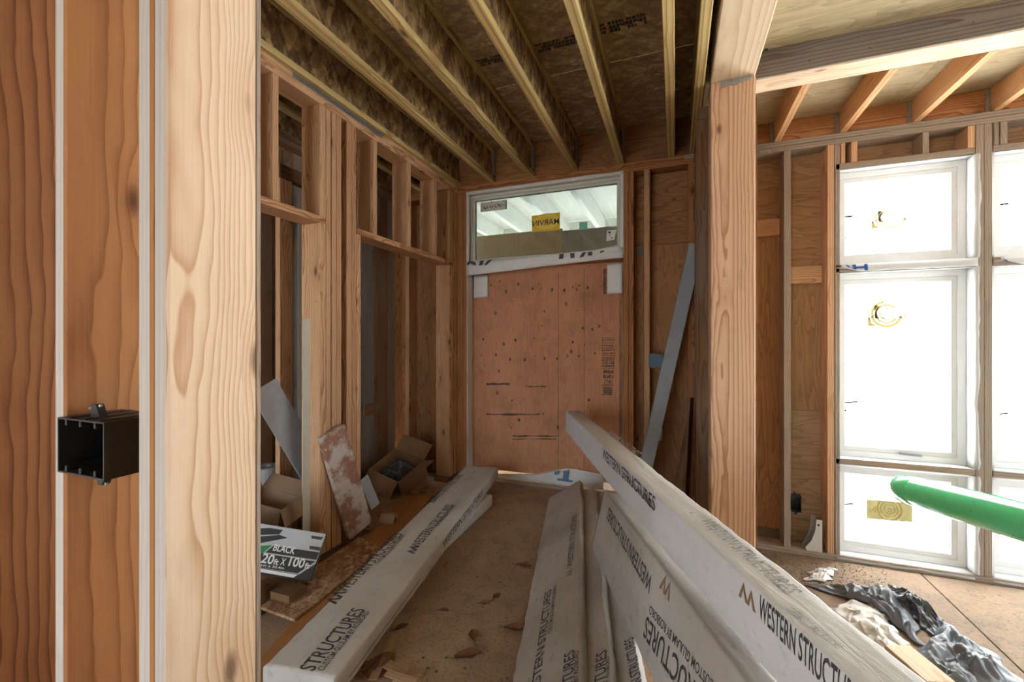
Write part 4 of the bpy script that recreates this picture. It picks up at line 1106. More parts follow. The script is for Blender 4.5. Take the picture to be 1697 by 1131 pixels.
# print that folds over the right edge
pq = Fr @ Matrix.Translation((-.15, -.012, .0045))
nA = Fr.to_3x3().col[2].normalized()
drape(text('WESTERN', pq, .045, 'ink', A, w=.33, bold=.01), A, nA); drape(text('STRUCTURES', pq @ Matrix.Translation((.36, 0, 0)), .045, 'ink', A, w=.44, bold=.01), A, nA)
prism('tape_line', [(-.95, 0), (-.35, .004), (-.35, .0065), (-.95, .003)], Fr @ Matrix.Translation((-.1, -.012, .004)), .0006, 'ink', A)
# B: lower beam under A, swung a little to the right
hx = Vector((axis.x, axis.y, 0)).normalized()
P1b = Vector((P1.x, P1.y, .086)) - hx * .30 + Vector((.065, 0, 0)); P0b = P1b - hx * 1.0 + left * .13
B, _, _, _ = glulam('short rounded paper-wrapped piece propping the far end of the flat beam', P0b, P1b, left, wA * .80, .084, 'wrap_clean', 2.0)
# C, D, F: three thin beams leaning over one another in the middle
DL_, DR_ = CAMZ - 1.243, CAMZ - 1.088
rn, rf, ln, lf = atZ(961, 1131, DR_), atZ(961.5, 795.6, DR_), atZ(844, 1131, DL_), atZ(909.6, 825.5, DL_)
ax = (rf - rn).normalized(); yd = (lf - rf); yd = (yd - ax * yd.dot(ax)); wC = yd.length; yd = yd.normalized()
tC = .050
midf = rf + yd * wC / 2; midn = rn + yd * wC / 2 - ax * .45
rgt = Vector((ax.y, -ax.x, 0)).normalized()
C, Ft, Fs, Fr = glulam('leftmost of the three tilted paper-wrapped beams in the middle of the floor', midn, midf, yd, wC, tC, 'wrap_dirty', 3.0, .006)
face_text(C, Ft, WS, (893, 1168), (915, 977), .040); face_text(C, Ft, CG, (914, 1050), (923.5, 971), .017)
face_text(C, Ft, WS, (941, 1337), (952.7, 1077), .044); face_text(C, Ft, CG, (955, 1220), (959.5, 1078), .017)
face_logo(C, Ft, (948, 953), .036, 0.0, 'ink_brown'); face_text(C, Ft, WS, (949, 938), (956, 852), .034)
face_text(C, Ft, WS, (922, 888), (932, 830), .034, 'ink_faint'); face_text(C, Ft, CG, (893, 930), (904, 888), .016, 'ink_faint')
Dd, Ft2, _, _ = glulam('middle one of the three tilted paper-wrapped beams, reading URES', midn + rgt * .097, midf + rgt * .097 - ax * .12, yd, wC, tC, 'wrap_dirty', 4.0, .006)
face_text(Dd, Ft2, WS, (997, 1337), (1006, 1077), .044); face_text(Dd, Ft2, CG, (1008, 1220), (1010, 1088), .012)
Ff, Ft3, _, _ = glulam('rightmost of the three tilted paper-wrapped beams, mostly under the leaning beam', midn + rgt * .194, midf + rgt * .194 - ax * .2, yd, wC, tC, 'wrap', 5.0, .003)
face_text(Ff, Ft3, WS, (1075, 1180), (1050, 1055), .040)
# E: beam on edge, leaning to the right
e0 = atZ(979.4, 907, .235); e1 = atZ(1083, 1131, .258)
axE = (e0 - e1).normalized(); rE = Vector((axE.y, -axE.x, 0)).normalized()
up = (rE * math.cos(math.radians(76)) + Vector((0, 0, 1)) * math.sin(math.radians(76))); up = (up - axE * up.dot(axE)).normalized()
hE, tE = .292, .095
nE = axE.cross(up); nE = nE if nE.dot(rE) < 0 else -nE          # outward from the visible wide face (left/up)
near = e1 - axE * .85
# treat the wide face as the "top": across direction points down so that the frame normal faces left
P0e, P1e = near + up * hE / 2, e0 + up * hE / 2
E, Fe, _, _ = glulam('dirty paper-wrapped beam on edge with upside-down WESTERN print, under the top beam', P0e, P1e, -up if axE.cross(-up).dot(nE) > 0 else up, hE, tE, 'wrap_dirty', 6.0)
def rtext(body, a, b, h, mat='ink', bold=.012):
    face_text(E, Fe, body, a, b, h, mat, bold=bold)
face_text(E, Fe, WS, (1083, 958), (1010, 840), .058)
face_logo(E, Fe, (1093, 974), .052, math.pi, 'ink_brown')
face_text(E, Fe, 'STRUCTURES', (1180, 1165), (1072, 1020), .066)
face_text(E, Fe, CG, (1185, 1131), (1078, 1003), .026)
# G: long beam on top of the heap
ZG = .73
g0, g1 = atZ(937, 681, ZG), atZ(1400, 1111, ZG); t0, t1 = atZ(975, 690, ZG), atZ(1525, 1130, ZG)
axG = ((g0 - g1).normalized() + (t0 - t1).normalized()).normalized(); lG = Vector((-axG.y, axG.x, 0)).normalized()
wG = ((g1 - t1).dot(lG) + (atZ(1103, 836, ZG) - atZ(1116.6, 797.7, ZG)).dot(lG)) / 2
hG = .165
gn = g1 - axG * (g1 - g0).dot(axG) * 0 - lG * wG / 2 - axG * .75
gf = g0 - lG * wG / 2
G, Ft, Fs, Fr = glulam('long pale paper-wrapped beam on top of the heap, pointing at the plywood doorway', gn, gf, lG, wG, hG, 'wrap_clean', 7.0)
# side print (letters upright, running toward the camera along the left face)
def stext(body, a, b, h, mat='ink', bold=.012):
    p, q = hit(Fs, *a), hit(Fs, *b)
    # local frame of the left face seen from outside: x toward the camera, y up
    F2 = Fs @ Matrix.Rotation(math.pi, 4, 'Z')
    face_text(G, F2, body, a, b, h, mat, bold=bold, lift=.004)
stext(WS, (999, 760), (1087, 849), .054); stext(CG, (1033, 793), (1085, 845), .026)
face_logo(G, Fs @ Matrix.Rotation(math.pi, 4, 'Z'), (1226, 988), .042, 0, 'ink_brown')
stext(WS, (1260, 1026), (1434, 1208), .054)
face_text(G, Ft, WS, (1158, 862), (1300, 985), .045, 'ink_faint'); face_text(G, Ft, CG, (1300, 1010), (1385, 1075), .022, 'ink_faint')
face_text(G, Ft, WS, (1003, 717), (1052, 755), .045, 'ink_faint')
# ================================================================== LOOSE THINGS, LEFT SIDE
# brown plank beside the flat beam
zpk = .050
pl0, pl1, pr1 = atZ(430, 1092, zpk), atZ(673, 820, zpk), atZ(711, 822.7, zpk)
axp = (pl1 - pl0).normalized(); lp = Vector((-axp.y, axp.x, 0)).normalized()
wp = (pl1 - pr1).dot(lp) + .02
t = empty('plank', (pl0 + pl1) / 2, 'smooth brown plank lying beside the flat wrapped beam', 'plank')
board('plank_body', pl0 - lp * wp / 2 - axp * .25 + Vector((0, 0, -.0245)), pl1 - lp * wp / 2 + Vector((0, 0, -.0245)), wp, .049, lp, 'plank_brown', t)
# OSB offcut on the plank
zo = zpk + .013
oq = [atZ(u, v, zo) for u, v in ((431, 1006), (489, 1027), (638, 908), (594, 890))]
ob_ = empty('osb_offcut', sum(oq, Vector()) / 4, 'narrow OSB offcut lying on the brown plank', 'board')
ctr = sum(oq, Vector()) / 4
Fo = frame(ctr, (oq[2] + oq[3]) - (oq[0] + oq[1]), (oq[0] + oq[3]) - (oq[1] + oq[2]))
poly = [tuple((Fo.inverted() @ p)[:2]) for p in oq]
prism('flake_board', poly, Fo @ Matrix.Translation((0, 0, -.0125)), .0125, 'osb_piece', ob_)
for a_, b_ in (((508, 955), (562, 967)), ((441, 994), (500, 1016))):
    p, q = hit(Fo, *a_), hit(Fo, *b_); d = (q - p); nrm = Vector((-d.y, d.x, 0)).normalized() * .002
    prism('pencil_line', [(p.x, p.y), (q.x, q.y), (q.x + nrm.x, q.y + nrm.y), (p.x + nrm.x, p.y + nrm.y)], Fo @ Matrix.Translation((0, 0, .0006)), .0006, 'ink', ob_)

# carton of black poly film, tipped so that its printed side faces up toward the camera
BR = CAM + ray(541, 885) * 2.098; FR = CAM + ray(523, 934) * 2.03; BL = CAM + ray(429, 867) * 2.0
Fc = frame(BR, BR - BL, BR - FR)              # printed face, origin at its upper right corner
hF, LF, dF = .205, .56, .22
ct = empty('film_carton', Fc @ Vector((-LF / 2, -hF, -dF / 2)), 'grey carton of black plastic sheeting printed BLACK 20ft x 100ft', 'carton', rot=Fc.to_3x3())
link('carton_body', box_mesh(LF, hF, dF, .006), 'box_black', Fc @ Matrix.Translation((-LF / 2, -hF / 2, -dF / 2)), ct)
def lab(px, mat, z, nm='label_panel'):
    pts = []
    for u, v in px:
        q_ = hit(Fc, u, v); pts.append((max(-LF + .004, min(-.002, q_.x)), max(-hF + .004, min(-.002, q_.y))))
    prism(nm, pts, Fc @ Matrix.Translation((0, 0, z)), .0005, mat, ct)
lab([(400, 862), (541, 885), (523, 935), (495, 953), (429, 941), (400, 934)], 'box_grey', .0006)
lab([(453, 905), (529, 916), (524, 928.5), (440, 916)], 'box_black', .0013)
lab([(437.7, 918), (522.6, 931), (493, 951), (400, 936), (400, 912)], 'box_black', .0013)
lab([(420, 906), (451, 904), (430, 922), (420, 922)], 'box_green', .0018)
lab([(415, 877), (447, 875.5), (469, 879), (463, 886), (415, 888)], 'box_black', .0013)
lab([(415, 891), (463, 887), (477, 892), (415, 904)], 'box_black', .0013)
lab([(513, 905), (532, 907.5), (530, 913.5), (513, 910.5)], 'ink', .0013, 'label_code')
lab([(516, 888), (536, 891), (532, 895.5), (516, 893)], 'ink', .0013, 'label_code')
lab([(400, 937), (493, 953.5), (486, 958), (400, 943)], 'box_white', .0013)
def ctext(body, a_, b_, h): face_text(ct, Fc, body, a_, b_, h, 'box_white', bold=.02, lift=.0025)
ctext('BLACK', (451.5, 913), (487.5, 919.5), .0285)
face_text(ct, Fc, '20', (431, 933), (451, 936.5), .040, 'box_white', bold=.02, lift=.0025)
face_text(ct, Fc, 'ft', (452, 936), (460, 937.3), .024, 'box_white', bold=.02, lift=.0025)
face_text(ct, Fc, 'X', (463.5, 936.8), (471, 938), .029, 'box_white', bold=.02, lift=.0025)
face_text(ct, Fc, '100', (477, 938.5), (502, 942.5), .040, 'box_white', bold=.02, lift=.0025)
face_text(ct, Fc, 'ft', (503.5, 942.3), (511.5, 943.6), .024, 'box_white', bold=.02, lift=.0025)
face_text(ct, Fc, '6.1m x 30.4m', (425, 938), (470, 944.5), .011, 'box_white', bold=.01, lift=.0025)
Fend = Fc @ Matrix.Translation((.0006, 0, 0)) @ Matrix(((0, 0, 1, 0), (0, 1, 0, 0), (-1, 0, 0, 0), (0, 0, 0, 1)))
prism('label_panel', [(.01, -hF + .01), (dF - .01, -hF + .01), (dF - .01, -.01), (.01, -.01)], Fend, .001, 'box_white', ct)
prism('label_patch', [(.06, -.07), (.12, -.07), (.12, -.03), (.06, -.03)], Fend @ Matrix.Translation((0, 0, .0015)), .0005, 'red_print', ct)
prism('label_patch', [(.03, -.17), (.10, -.17), (.10, -.11), (.03, -.11)], Fend @ Matrix.Translation((0, 0, .0015)), .0005, 'sticker_green', ct)
cs = empty('scrap_crate', Fc @ Vector((-LF / 2, -hF, -.1)), 'dark scrap blocks heaped under the carton of plastic sheeting', 'block')
low = Fc @ Vector((-LF / 2, -hF, -.12)); hi_ = Fc @ Vector((-LF * .8, -hF, -.12)); hr_ = Fc @ Vector((-.1, -hF, -.12))
for c_, zz in ((hi_, hi_.z - .03), (low, low.z - .05), (hr_, hr_.z - .05)):
    abox('block_body', (c_.x - .06, c_.y - .05, .0), (c_.x + .06, c_.y + .05, max(.03, zz)), 'fir_dark', cs, along='x')

# paint-spattered plank leaning on the studs
pb0, pb1 = atX(596, 879, -1.86), atX(549, 714.5, -1.893)
wpl = (atX(578, 709, -1.885) - atX(521, 720, -1.885)).length
sp_ = empty('leaning_plank', pb0, 'short paint-spattered plank leaning against the closet studs', 'plank')
yv = Vector((0.16, 1, 0.05))
pbx = board('plank_body', pb0, pb1, .175, .036, yv, 'paint_board', sp_, bev=.003)
Fp = WM[pbx.name]
for i in range(60):
    x = random.uniform(-.33, .33); y = random.uniform(-.08, .08); r = random.choice((.0015, .002, .003))
    prism('paint_fleck', [(x + r * math.cos(a), y + r * math.sin(a)) for a in (0, 1.2, 2.5, 3.8, 5.0)], Fp @ Matrix.Translation((0, 0, .0182)), .0004, 'paper_white', sp_)
    prism('paint_fleck', [(x + r * math.cos(a), y + r * math.sin(a)) for a in (0, 1.2, 2.5, 3.8, 5.0)], Fp @ Matrix.Translation((0, 0, -.0186)), .0004, 'paper_white', sp_)

# bright metal strip standing in the first opening
ms = atX(508, 563, -1.90)
mst = empty('metal_strip', (ms.x, ms.y, 0), 'shiny aluminium strip standing upright in the first closet opening', 'strip')
zt_ = atX(508, 528, -1.90).z
abox('strip_body', (-1.902, atX(502, 563, -1.90).y, .0), (-1.900, atX(514, 563, -1.90).y, zt_), 'alu', mst, along='z', bev=0)
# white speckled panel leaning inside the closet
wp0, wp1 = atX(530, 800, -2.10), atX(436, 640, -2.22)
wpn = empty('speckled_sheet', wp0, 'dirty white speckled sheet slanting inside the closet', 'sheet')
board('panel_body', wp0 + (wp0 - wp1).normalized() * .12, wp1, .17, .012, Vector((0, .5, .9)), 'white_panel', wpn)
for i in range(14):
    x = random.uniform(-.3, .3); y = random.uniform(-.07, .07); r = random.uniform(.003, .010)
    prism('speck', [(x + r * math.cos(a) * random.uniform(.5, 1.2), y + r * math.sin(a)) for a in (0, 1.2, 2.5, 3.8, 5.0)], WM['panel_body'] @ Matrix.Translation((0, 0, .0064)), .0004, 'ink', wpn)
# rolls and paper bag near the jamb
def roll(label, c_, r, L, axd, mat, core=True, name='paper_roll'):
    root = empty(name, c_, label, 'roll')
    F_ = frame(c_, axd, Vector((0, 0, 1)) if abs(Vector(axd).normalized().z) < .9 else Vector((0, 1, 0)))
    n = 24; vs, fs = [], []
    for k_, x in enumerate((-L / 2, L / 2)):
        for rr in (r, r * .45):
            for i in range(n): a = 2 * math.pi * i / n; vs.append((x, rr * math.cos(a), rr * math.sin(a)))
    for i in range(n):
        j = (i + 1) % n
        fs += [(i, j, 2 * n + j, 2 * n + i), (n + j, n + i, 3 * n + i, 3 * n + j), (i, n + i, n + j, j), (2 * n + j, 3 * n + j, 3 * n + i, 2 * n + i)]
    mesh_obj('roll_body', vs, fs, mat, root, F_)
    return root
rc = atX(441, 812, -2.45)
roll('grey roll standing beside the near jamb, behind the carton', Vector((rc.x, rc.y, .30)), .075, .36, (0, 0, 1), 'white_panel')
rb = empty('block_stack', (rc.x, rc.y, 0), 'dark block stack under the grey roll', 'block')
for k_ in range(2): abox('block_body', (rc.x - .1, rc.y - .07, k_ * .06 + .0005), (rc.x + .1, rc.y + .07, k_ * .06 + .059), 'fir_dark', rb, along='x')

def carton(label, F_, sx, sy, sz, mat, flaps, group=None, t=.004):
    """open cardboard box; F_ = frame at centre of base"""
    root = empty('cardboard_box', F_.translation, label, 'box', group, rot=F_.to_3x3())
    L_ = lambda name, a, b, c, loc, rot=Matrix.Identity(4), m=mat: link(name, box_mesh(a, b, c, .001), m, F_ @ Matrix.Translation(loc) @ rot, root)
    L_('base', sx, sy, t, (0, 0, t / 2))
    L_('side_panel', t, sy, sz, (sx / 2, 0, sz / 2 + t)); L_('side_panel', t, sy, sz, (-sx / 2, 0, sz / 2 + t))
    L_('side_panel', sx - 2 * t, t, sz, (0, sy / 2 - t, sz / 2 + t)); L_('side_panel', sx - 2 * t, t, sz, (0, -sy / 2 + t, sz / 2 + t))
    fl_ = sy * .5
    for k_, ang in enumerate(flaps):
        if ang is None: continue
        a = math.radians(ang)
        if k_ == 0: L_('flap', sx, fl_, t, (0, sy / 2 + fl_ / 2 * math.cos(a), sz + t + fl_ / 2 * math.sin(a)), Matrix.Rotation(a, 4, 'X'))
        if k_ == 1: L_('flap', sx, fl_, t, (0, -sy / 2 - fl_ / 2 * math.cos(a), sz + t + fl_ / 2 * math.sin(a)), Matrix.Rotation(-a, 4, 'X'))
        if k_ == 2: L_('flap', fl_, sy, t, (sx / 2 + fl_ / 2 * math.cos(a), 0, sz + t + fl_ / 2 * math.sin(a)), Matrix.Rotation(-a, 4, 'Y'))
        if k_ == 3: L_('flap', fl_, sy, t, (-sx / 2 - fl_ / 2 * math.cos(a), 0, sz + t + fl_ / 2 * math.sin(a)), Matrix.Rotation(a, 4, 'Y'))
    return root
def crumple(name, F_, sx, sy, h, mat, parent, seed, n=26, fold=7.0):
    def f(s, t):
        x, y = (s - .5) * sx, (t - .5) * sy
        e = min(1, 5 * min(s, 1 - s, t, 1 - t))
        z = h * (.45 + .9 * fz((x, y, seed), fold, seed)) * (.35 + .65 * e)
        ox, oy = .25 * sx / 4 * nz((x, y, seed + 5), 6), .25 * sy / 4 * nz((x, y, seed + 9), 6)
        return (x + ox, y + oy, max(.002, z))
    return grid_sheet(name, f, n, n, mat, parent, .0008, F_, smooth=False)
# open carton in the closet
bc = atZ(690, 796, 0.0)
Fb = Matrix.Translation((-2.27, 3.20, .045)) @ Matrix.Rotation(math.radians(-18), 4, 'Z') @ Matrix.Rotation(math.radians(24), 4, 'X') @ Matrix.Rotation(math.radians(8), 4, 'Y')
bx = carton('open cardboard box with spread flaps full of dark plastic, on the closet floor', Fb, .38, .30, .17, 'cardboard', (28, -35, 20, -60))
crumple('plastic_filling', Fb @ Matrix.Translation((0, 0, .06)), .34, .26, .10, 'film_black', bx, 3.0)
# torn carton and paper bag left of the carton of film
Fb2 = Matrix.Translation((-2.16, 1.77, .295)) @ Matrix.Rotation(math.radians(18), 4, 'Z') @ Matrix.Rotation(math.radians(14), 4, 'Y')
b2 = carton('small torn cardboard box with red print behind the plastic sheeting carton', Fb2, .24, .20, .10, 'cardboard_pale', (35, None, -62, 60))
prism('red_mark', [(0, 0), (.05, .01), (.05, .022), (0, .014)], Fb2 @ Matrix.Translation((-.08, -.1005, .05)) @ Matrix.Rotation(math.pi / 2, 4, 'X'), .0006, 'red_print', b2)
bb = empty('block_stack', (-2.16, 1.77, 0), 'stacked dark blocks carrying the torn cardboard box', 'block')
for k_ in range(3): abox('block_body', (-2.25, 1.71, k_ * .085 + .0005), (-2.07, 1.83, k_ * .085 + .084), 'fir_dark', bb, along='x')
# grey offcut boards and scraps on the closet floor
def scrap(name, label, a, b, w, th, yd, mat, cat='wood scrap', group=None):
    r_ = empty(name, (Vector(a) + Vector(b)) / 2, label, cat, group)
    board(name + '_body', a, b, w, th, yd, mat, r_); return r_
q0, q1 = atZ(607, 785, .05), atZ(682, 806, .04)
scrap('grey_offcut', 'weathered grey board end lying across scraps in front of the open box', Vector((q0.x, q0.y, .075)), Vector((q1.x, q1.y, .030)), .14, .03, Vector((.4, 1, .1)), 'grey_plank')
q0, q1 = atX(602, 792, -1.90), atX(622, 840, -1.85)
scrap('metal_faced_board', 'pale grey flat board tilted beside the paint-spattered plank', Vector((-1.90, q0.y, q0.z)), Vector((-1.85, q1.y, max(.06, q1.z))), .075, .008, Vector((.2, 1, 0)), 'grey_board')
q = atZ(618, 850, .04)
roll('small ribbed cardboard tube behind the spattered plank', Vector((-1.83, q.y - .1, .055)), .05, .10, (1, .3, 0), 'cardboard_pale', name='cardboard_tube')
# shredded scraps as loose litter in the closet
vs, fs = [], []
random.seed(5)
for i in range(150):
    x = random.uniform(-2.3, -1.84); y = random.uniform(2.3, 3.2); z = random.uniform(.004, .05); L = random.uniform(.02, .06); a = random.uniform(0, 6.28)
    dx, dy = math.cos(a) * L, math.sin(a) * L; px, py = -math.sin(a) * L * .3, math.cos(a) * L * .3; dz = random.uniform(-.5, .5) * L
    b0 = len(vs); vs += [(x, y, z), (x + dx, y + dy, max(.003, z + dz)), (x + dx + px, y + dy + py, max(.003, z + dz + .004)), (x + px, y + py, z + .008)]; fs.append((b0, b0 + 1, b0 + 2, b0 + 3))
o = mesh_obj('shredded_litter', vs, fs, 'cardboard_pale'); tag(o, 'shredded wood and cardboard litter on the closet floor', 'litter', kind='stuff')

# ================================================================== LOOSE THINGS, MIDDLE
# thin wood shims by the near end of the flat beam
sh_px = [((617, 1128), (655, 1052), .035), ((598, 1092), (640, 1085), .03), ((640, 1100), (672, 1118), .045), ((650, 1125), (700, 1118), .03), ((655, 1131), (697, 1126), .03), ((640, 1115), (690, 1131), .035)]
for i, (a_, b_, w_) in enumerate(sh_px):
    a3, b3 = atZ(*a_, .006 + .004 * i), atZ(*b_, .006 + .004 * i)
    d = b3 - a3
    scrap('wood_shim', ['pale shim pointing away from the camera beside the flat beam', 'pale shim half under the flat beam', 'shim lying across the small shim pile', 'shim with squared end in the shim pile', 'lowest shim at the picture edge', 'topmost shim of the pile beside the flat beam'][i], a3, b3, w_, .004, Vector((-d.y, d.x, 0)), 'shim', 'shim', 'wood shims on the hall floor')
# dead leaves
def leaf(label, u, v, s, rot, seed, z=.004):
    p = atZ(u, v, 0)
    n = 6
    prof = [.05, .55, .95, 1.0, .7, .06]
    vs, fs = [], []
    for i in range(n):
        x = (i / (n - 1) - .5) * s
        for j in (-1, -.5, 0, .5, 1):
            y = j * prof[i] * s * .28 * (1 + .3 * nz((x * 40, j, seed), 1)); zz = .012 * abs(nz((x * 30, y * 30, seed), 1)) + abs(j) * s * .10
            vs.append((x, y, zz))
    for i in range(n - 1):
        for j in range(4): a = i * 5 + j; fs.append((a, a + 1, a + 6, a + 5))
    r_ = empty('dead_leaf', (p.x, p.y, z), label, 'leaf', 'dead leaves on the hall floor')
    mw = Matrix.Translation((p.x, p.y, z)) @ Matrix.Rotation(rot, 4, 'Z')
    mesh_obj('leaf_blade', vs, fs, 'leaf', r_, mw, True)
    board('leaf_stem', mw @ Vector((-s * .5, 0, .002)), mw @ Vector((-s * .85, s * .08, .004)), .002, .002, (0, 0, 1), 'leaf', r_, bev=0)
lv = [('curled brown leaf with long stem in the middle of the hall floor', 785, 1058, .075, 2.2), ('largest dark crumpled leaf on the hall floor', 775, 1090, .11, .6), ('reddish leaf against the left side of the tilted beam, nearer one', 852, 1045, .09, .2), ('reddish leaf against the left side of the tilted beam, farther one', 868, 940, .085, 0.1),
      ('small grey leaf left of the tilted beam', 823, 992, .06, 1.3), ('tiny dark leaf in the middle of the floor', 803, 1003, .05, .3), ('dark leaf near the flat beam edge', 665, 1042, .06, 1.0), ('brown leaf at the near end of the flat beam', 735, 1015, .05, .2)]
for i, (lb, u, v, s_, r_) in enumerate(lv): leaf(lb, u, v, s_, r_, i * 3.1)
# wet bark heap at the beam's near end
bk = empty('bark_heap', atZ(620, 1100, 0), 'dark crumpled bark and leaf heap beside the near end of the flat beam', 'debris')
p = atZ(617, 1108, 0)
crumple('bark', Matrix.Translation((p.x, p.y, 0.001)) @ Matrix.Rotation(.6, 4, 'Z'), .16, .12, .05, 'leaf', bk, 8.0, 18, 14)
# fine grit
vs, fs = [], []
random.seed(9)
for i in range(900):
    if random.random() < .6: u, v = random.uniform(640, 930), random.uniform(820, 1131)
    else: u, v = random.uniform(830, 905), random.uniform(1000, 1131)
    p = atZ(u, v, 0); r = random.uniform(.0015, .005); b0 = len(vs); a = random.uniform(0, 6)
    vs += [(p.x, p.y, .0005), (p.x + r * math.cos(a), p.y + r * math.sin(a), .001), (p.x + r * math.cos(a + 1.8), p.y + r * math.sin(a + 1.8), .001), (p.x + r * .4, p.y + r * .3, r * .7)]
    fs += [(b0, b0 + 1, b0 + 3), (b0 + 1, b0 + 2, b0 + 3), (b0 + 2, b0, b0 + 3)]
o = mesh_obj('floor_grit', vs, fs, 'dirt'); tag(o, 'fine grit and chips scattered over the hall floor', 'grit', kind='stuff')

# ================================================================== LOOSE THINGS, RIGHT OF THE DOORWAY
ga, gb_ = atY(1055, 841, 3.40), atY(1153.5, 405, 3.52)
gbo = empty('leaning_board', (ga.x, ga.y, 0), 'long grey primed board leaning in the corner behind the heap', 'board')
board('board_body', Vector((ga.x, ga.y, .002)), gb_, .098, .018, Vector((1, .22, .26)), 'grey_board', gbo)
pc = atY(1091, 728, 3.45)
tgp = empty('paper_tag', (pc.x, pc.y, pc.z), 'small pale paper tag stapled beside the grey leaning board', 'paper tag')
prism('tag_sheet', [(-.03, -.05), (.02, -.045), (.025, .05), (.01, .06)], FACE(pc.x, 3.595, pc.z), .001, 'paper_white', tgp)
sa, sb = atY(1108, 795, 3.35), atY(1142, 700, 3.45)
scrap('dark_stick', 'thin dark stick leaning in the corner beside the stub wall', Vector((sa.x, 3.30, .02)), Vector((atY(1143, 690, 3.45).x, 3.45, atY(1143, 690, 3.45).z)), .022, .018, Vector((1, 0, .3)), 'fir_dark', 'stick')
scrap('dark_plank', 'dark plank propped upright against the stub wall', Vector((.055, 3.18, .012)), Vector((.098, 3.28, .88)), .10, .02, Vector((.3, 1, 0)), 'fir_dark', 'plank')
# electrical boxes
def ebox(label, x0, x1, yf, z0, z1, d, mat, name='electrical_box', ribs=True, ears=True):
    r_ = empty(name, ((x0 + x1) / 2, yf + d / 2, (z0 + z1) / 2), label, 'electrical box')
    t = max(.0025, (x1 - x0) * .022)
    abox('side_wall', (x0, yf, z0), (x0 + t, yf + d, z1), mat, r_, bev=.0004); abox('side_wall', (x1 - t, yf, z0), (x1, yf + d, z1), mat, r_, bev=.0004)
    abox('top_wall', (x0 + t, yf, z1 - t), (x1 - t, yf + d, z1), mat, r_, bev=.0004); abox('bottom_wall', (x0 + t, yf, z0), (x1 - t, yf + d, z0 + t), mat, r_, bev=.0004)
    abox('back_wall', (x0 + t, yf + d - t, z0 + t), (x1 - t, yf + d, z1 - t), mat, r_, bev=.0004)
    if ribs:
        for k_ in range(3):
            x = x0 + (x1 - x0) * (.17 + .31 * k_)
            abox('screw_boss', (x - .003, yf + .001, z0 + t), (x + .003, yf + d * .9, z0 + t + .010), mat, r_, bev=.0008)
            abox('screw_boss', (x - .003, yf + .001, z1 - t - .010), (x + .003, yf + d * .9, z1 - t), mat, r_, bev=.0008)
            abox('top_rib', (x + .012, yf + .001, z1), (x + .016, yf + d * .95, z1 + .002), mat, r_, bev=.0004)
    if ears:
        for z, s_ in ((z1, 1), (z0, -1)):
            xe_ = x0 + (x1 - x0) * (.42 if s_ > 0 else .55); ye = yf + d * .28
            prism('nail_ear', [(-.012, 0), (.016, 0), (.004, .022 * s_), (-.008, .022 * s_)], FACE(xe_, ye + .01, z), .012, mat, r_)
            board('mount_nail', (xe_ + .012, ye + .002, z + .020 * s_), (xe_ - .045, ye + .012, z + .010 * s_), .005, .005, (0, 0, 1), 'steel', r_, bev=.001)
    return r_
bx0, bx1 = nx(107) + .001, atY(172, 563, .42).x
dd = ray(97, 692); zt0 = (CAM + dd * (.42 / dd.y)).z; dd = ray(97, 783); zb0 = (CAM + dd * (.42 / dd.y)).z
ebox('black two-gang electrical box nailed to the near stud', bx0, bx1, .42, zb0, zt0, .095, 'pvc_black')
p0, p1 = atY(1310.5, 848, YF), atY(1328, 824, YF)
ebox('small black electrical box low on the stud beside the steel bracket', p0.x, p1.x, YF - .004, p0.z, p1.z, .07, 'pvc_black')
p0, p1 = atY(1077, 609, YF), atY(1096, 588, YF)
be = ebox('blue electrical box beside the grey leaning board', p0.x, p1.x, YF - .003, p0.z, p1.z, .06, 'pvc_blue', ears=False)
prism('mud_ring', [(-.05, -.045), (-.02, -.06), (.0, -.05), (.045, -.055), (.05, -.02), (.058, .01), (.045, .05), (.01, .055), (-.03, .06), (-.05, .045)], FACE((p0.x + p1.x) / 2, YF - .0045, (p0.z + p1.z) / 2), .004, 'pvc_blue', be)
# steel bracket against the stud
br0 = atY(1333, 912, YF - .02)
bk2 = empty('steel_bracket', (br0.x + .05, YF + .02, ZL + .039), 'curved white steel bracket standing on the bottom plate', 'bracket')
ox, oz = br0.x, ZL + .039
prof = [(0, .02), (.008, .0), (.10, 0), (.10, .225), (.066, .225), (.058, .14), (.035, .07)]
prism('bracket_plate', prof, FACE(ox + .012, YF + .006, oz), .005, 'white_steel', bk2)
prism('bracket_plate', [(x * .9 - .014, z * 1.05) for x, z in prof], FACE(ox + .012, YF + .055, oz), .005, 'steel', bk2)
abox('bracket_web', (ox + .02, YF + .006, oz), (ox + .10, YF + .052, oz + .005), 'white_steel', bk2, bev=.001)
prism('bolt_hole', [(.008 * math.cos(i), .008 * math.sin(i)) for i in [k * .785 for k in range(8)]], FACE(ox + .09, YF + .0004, oz + .19), .0008, 'iron', bk2)

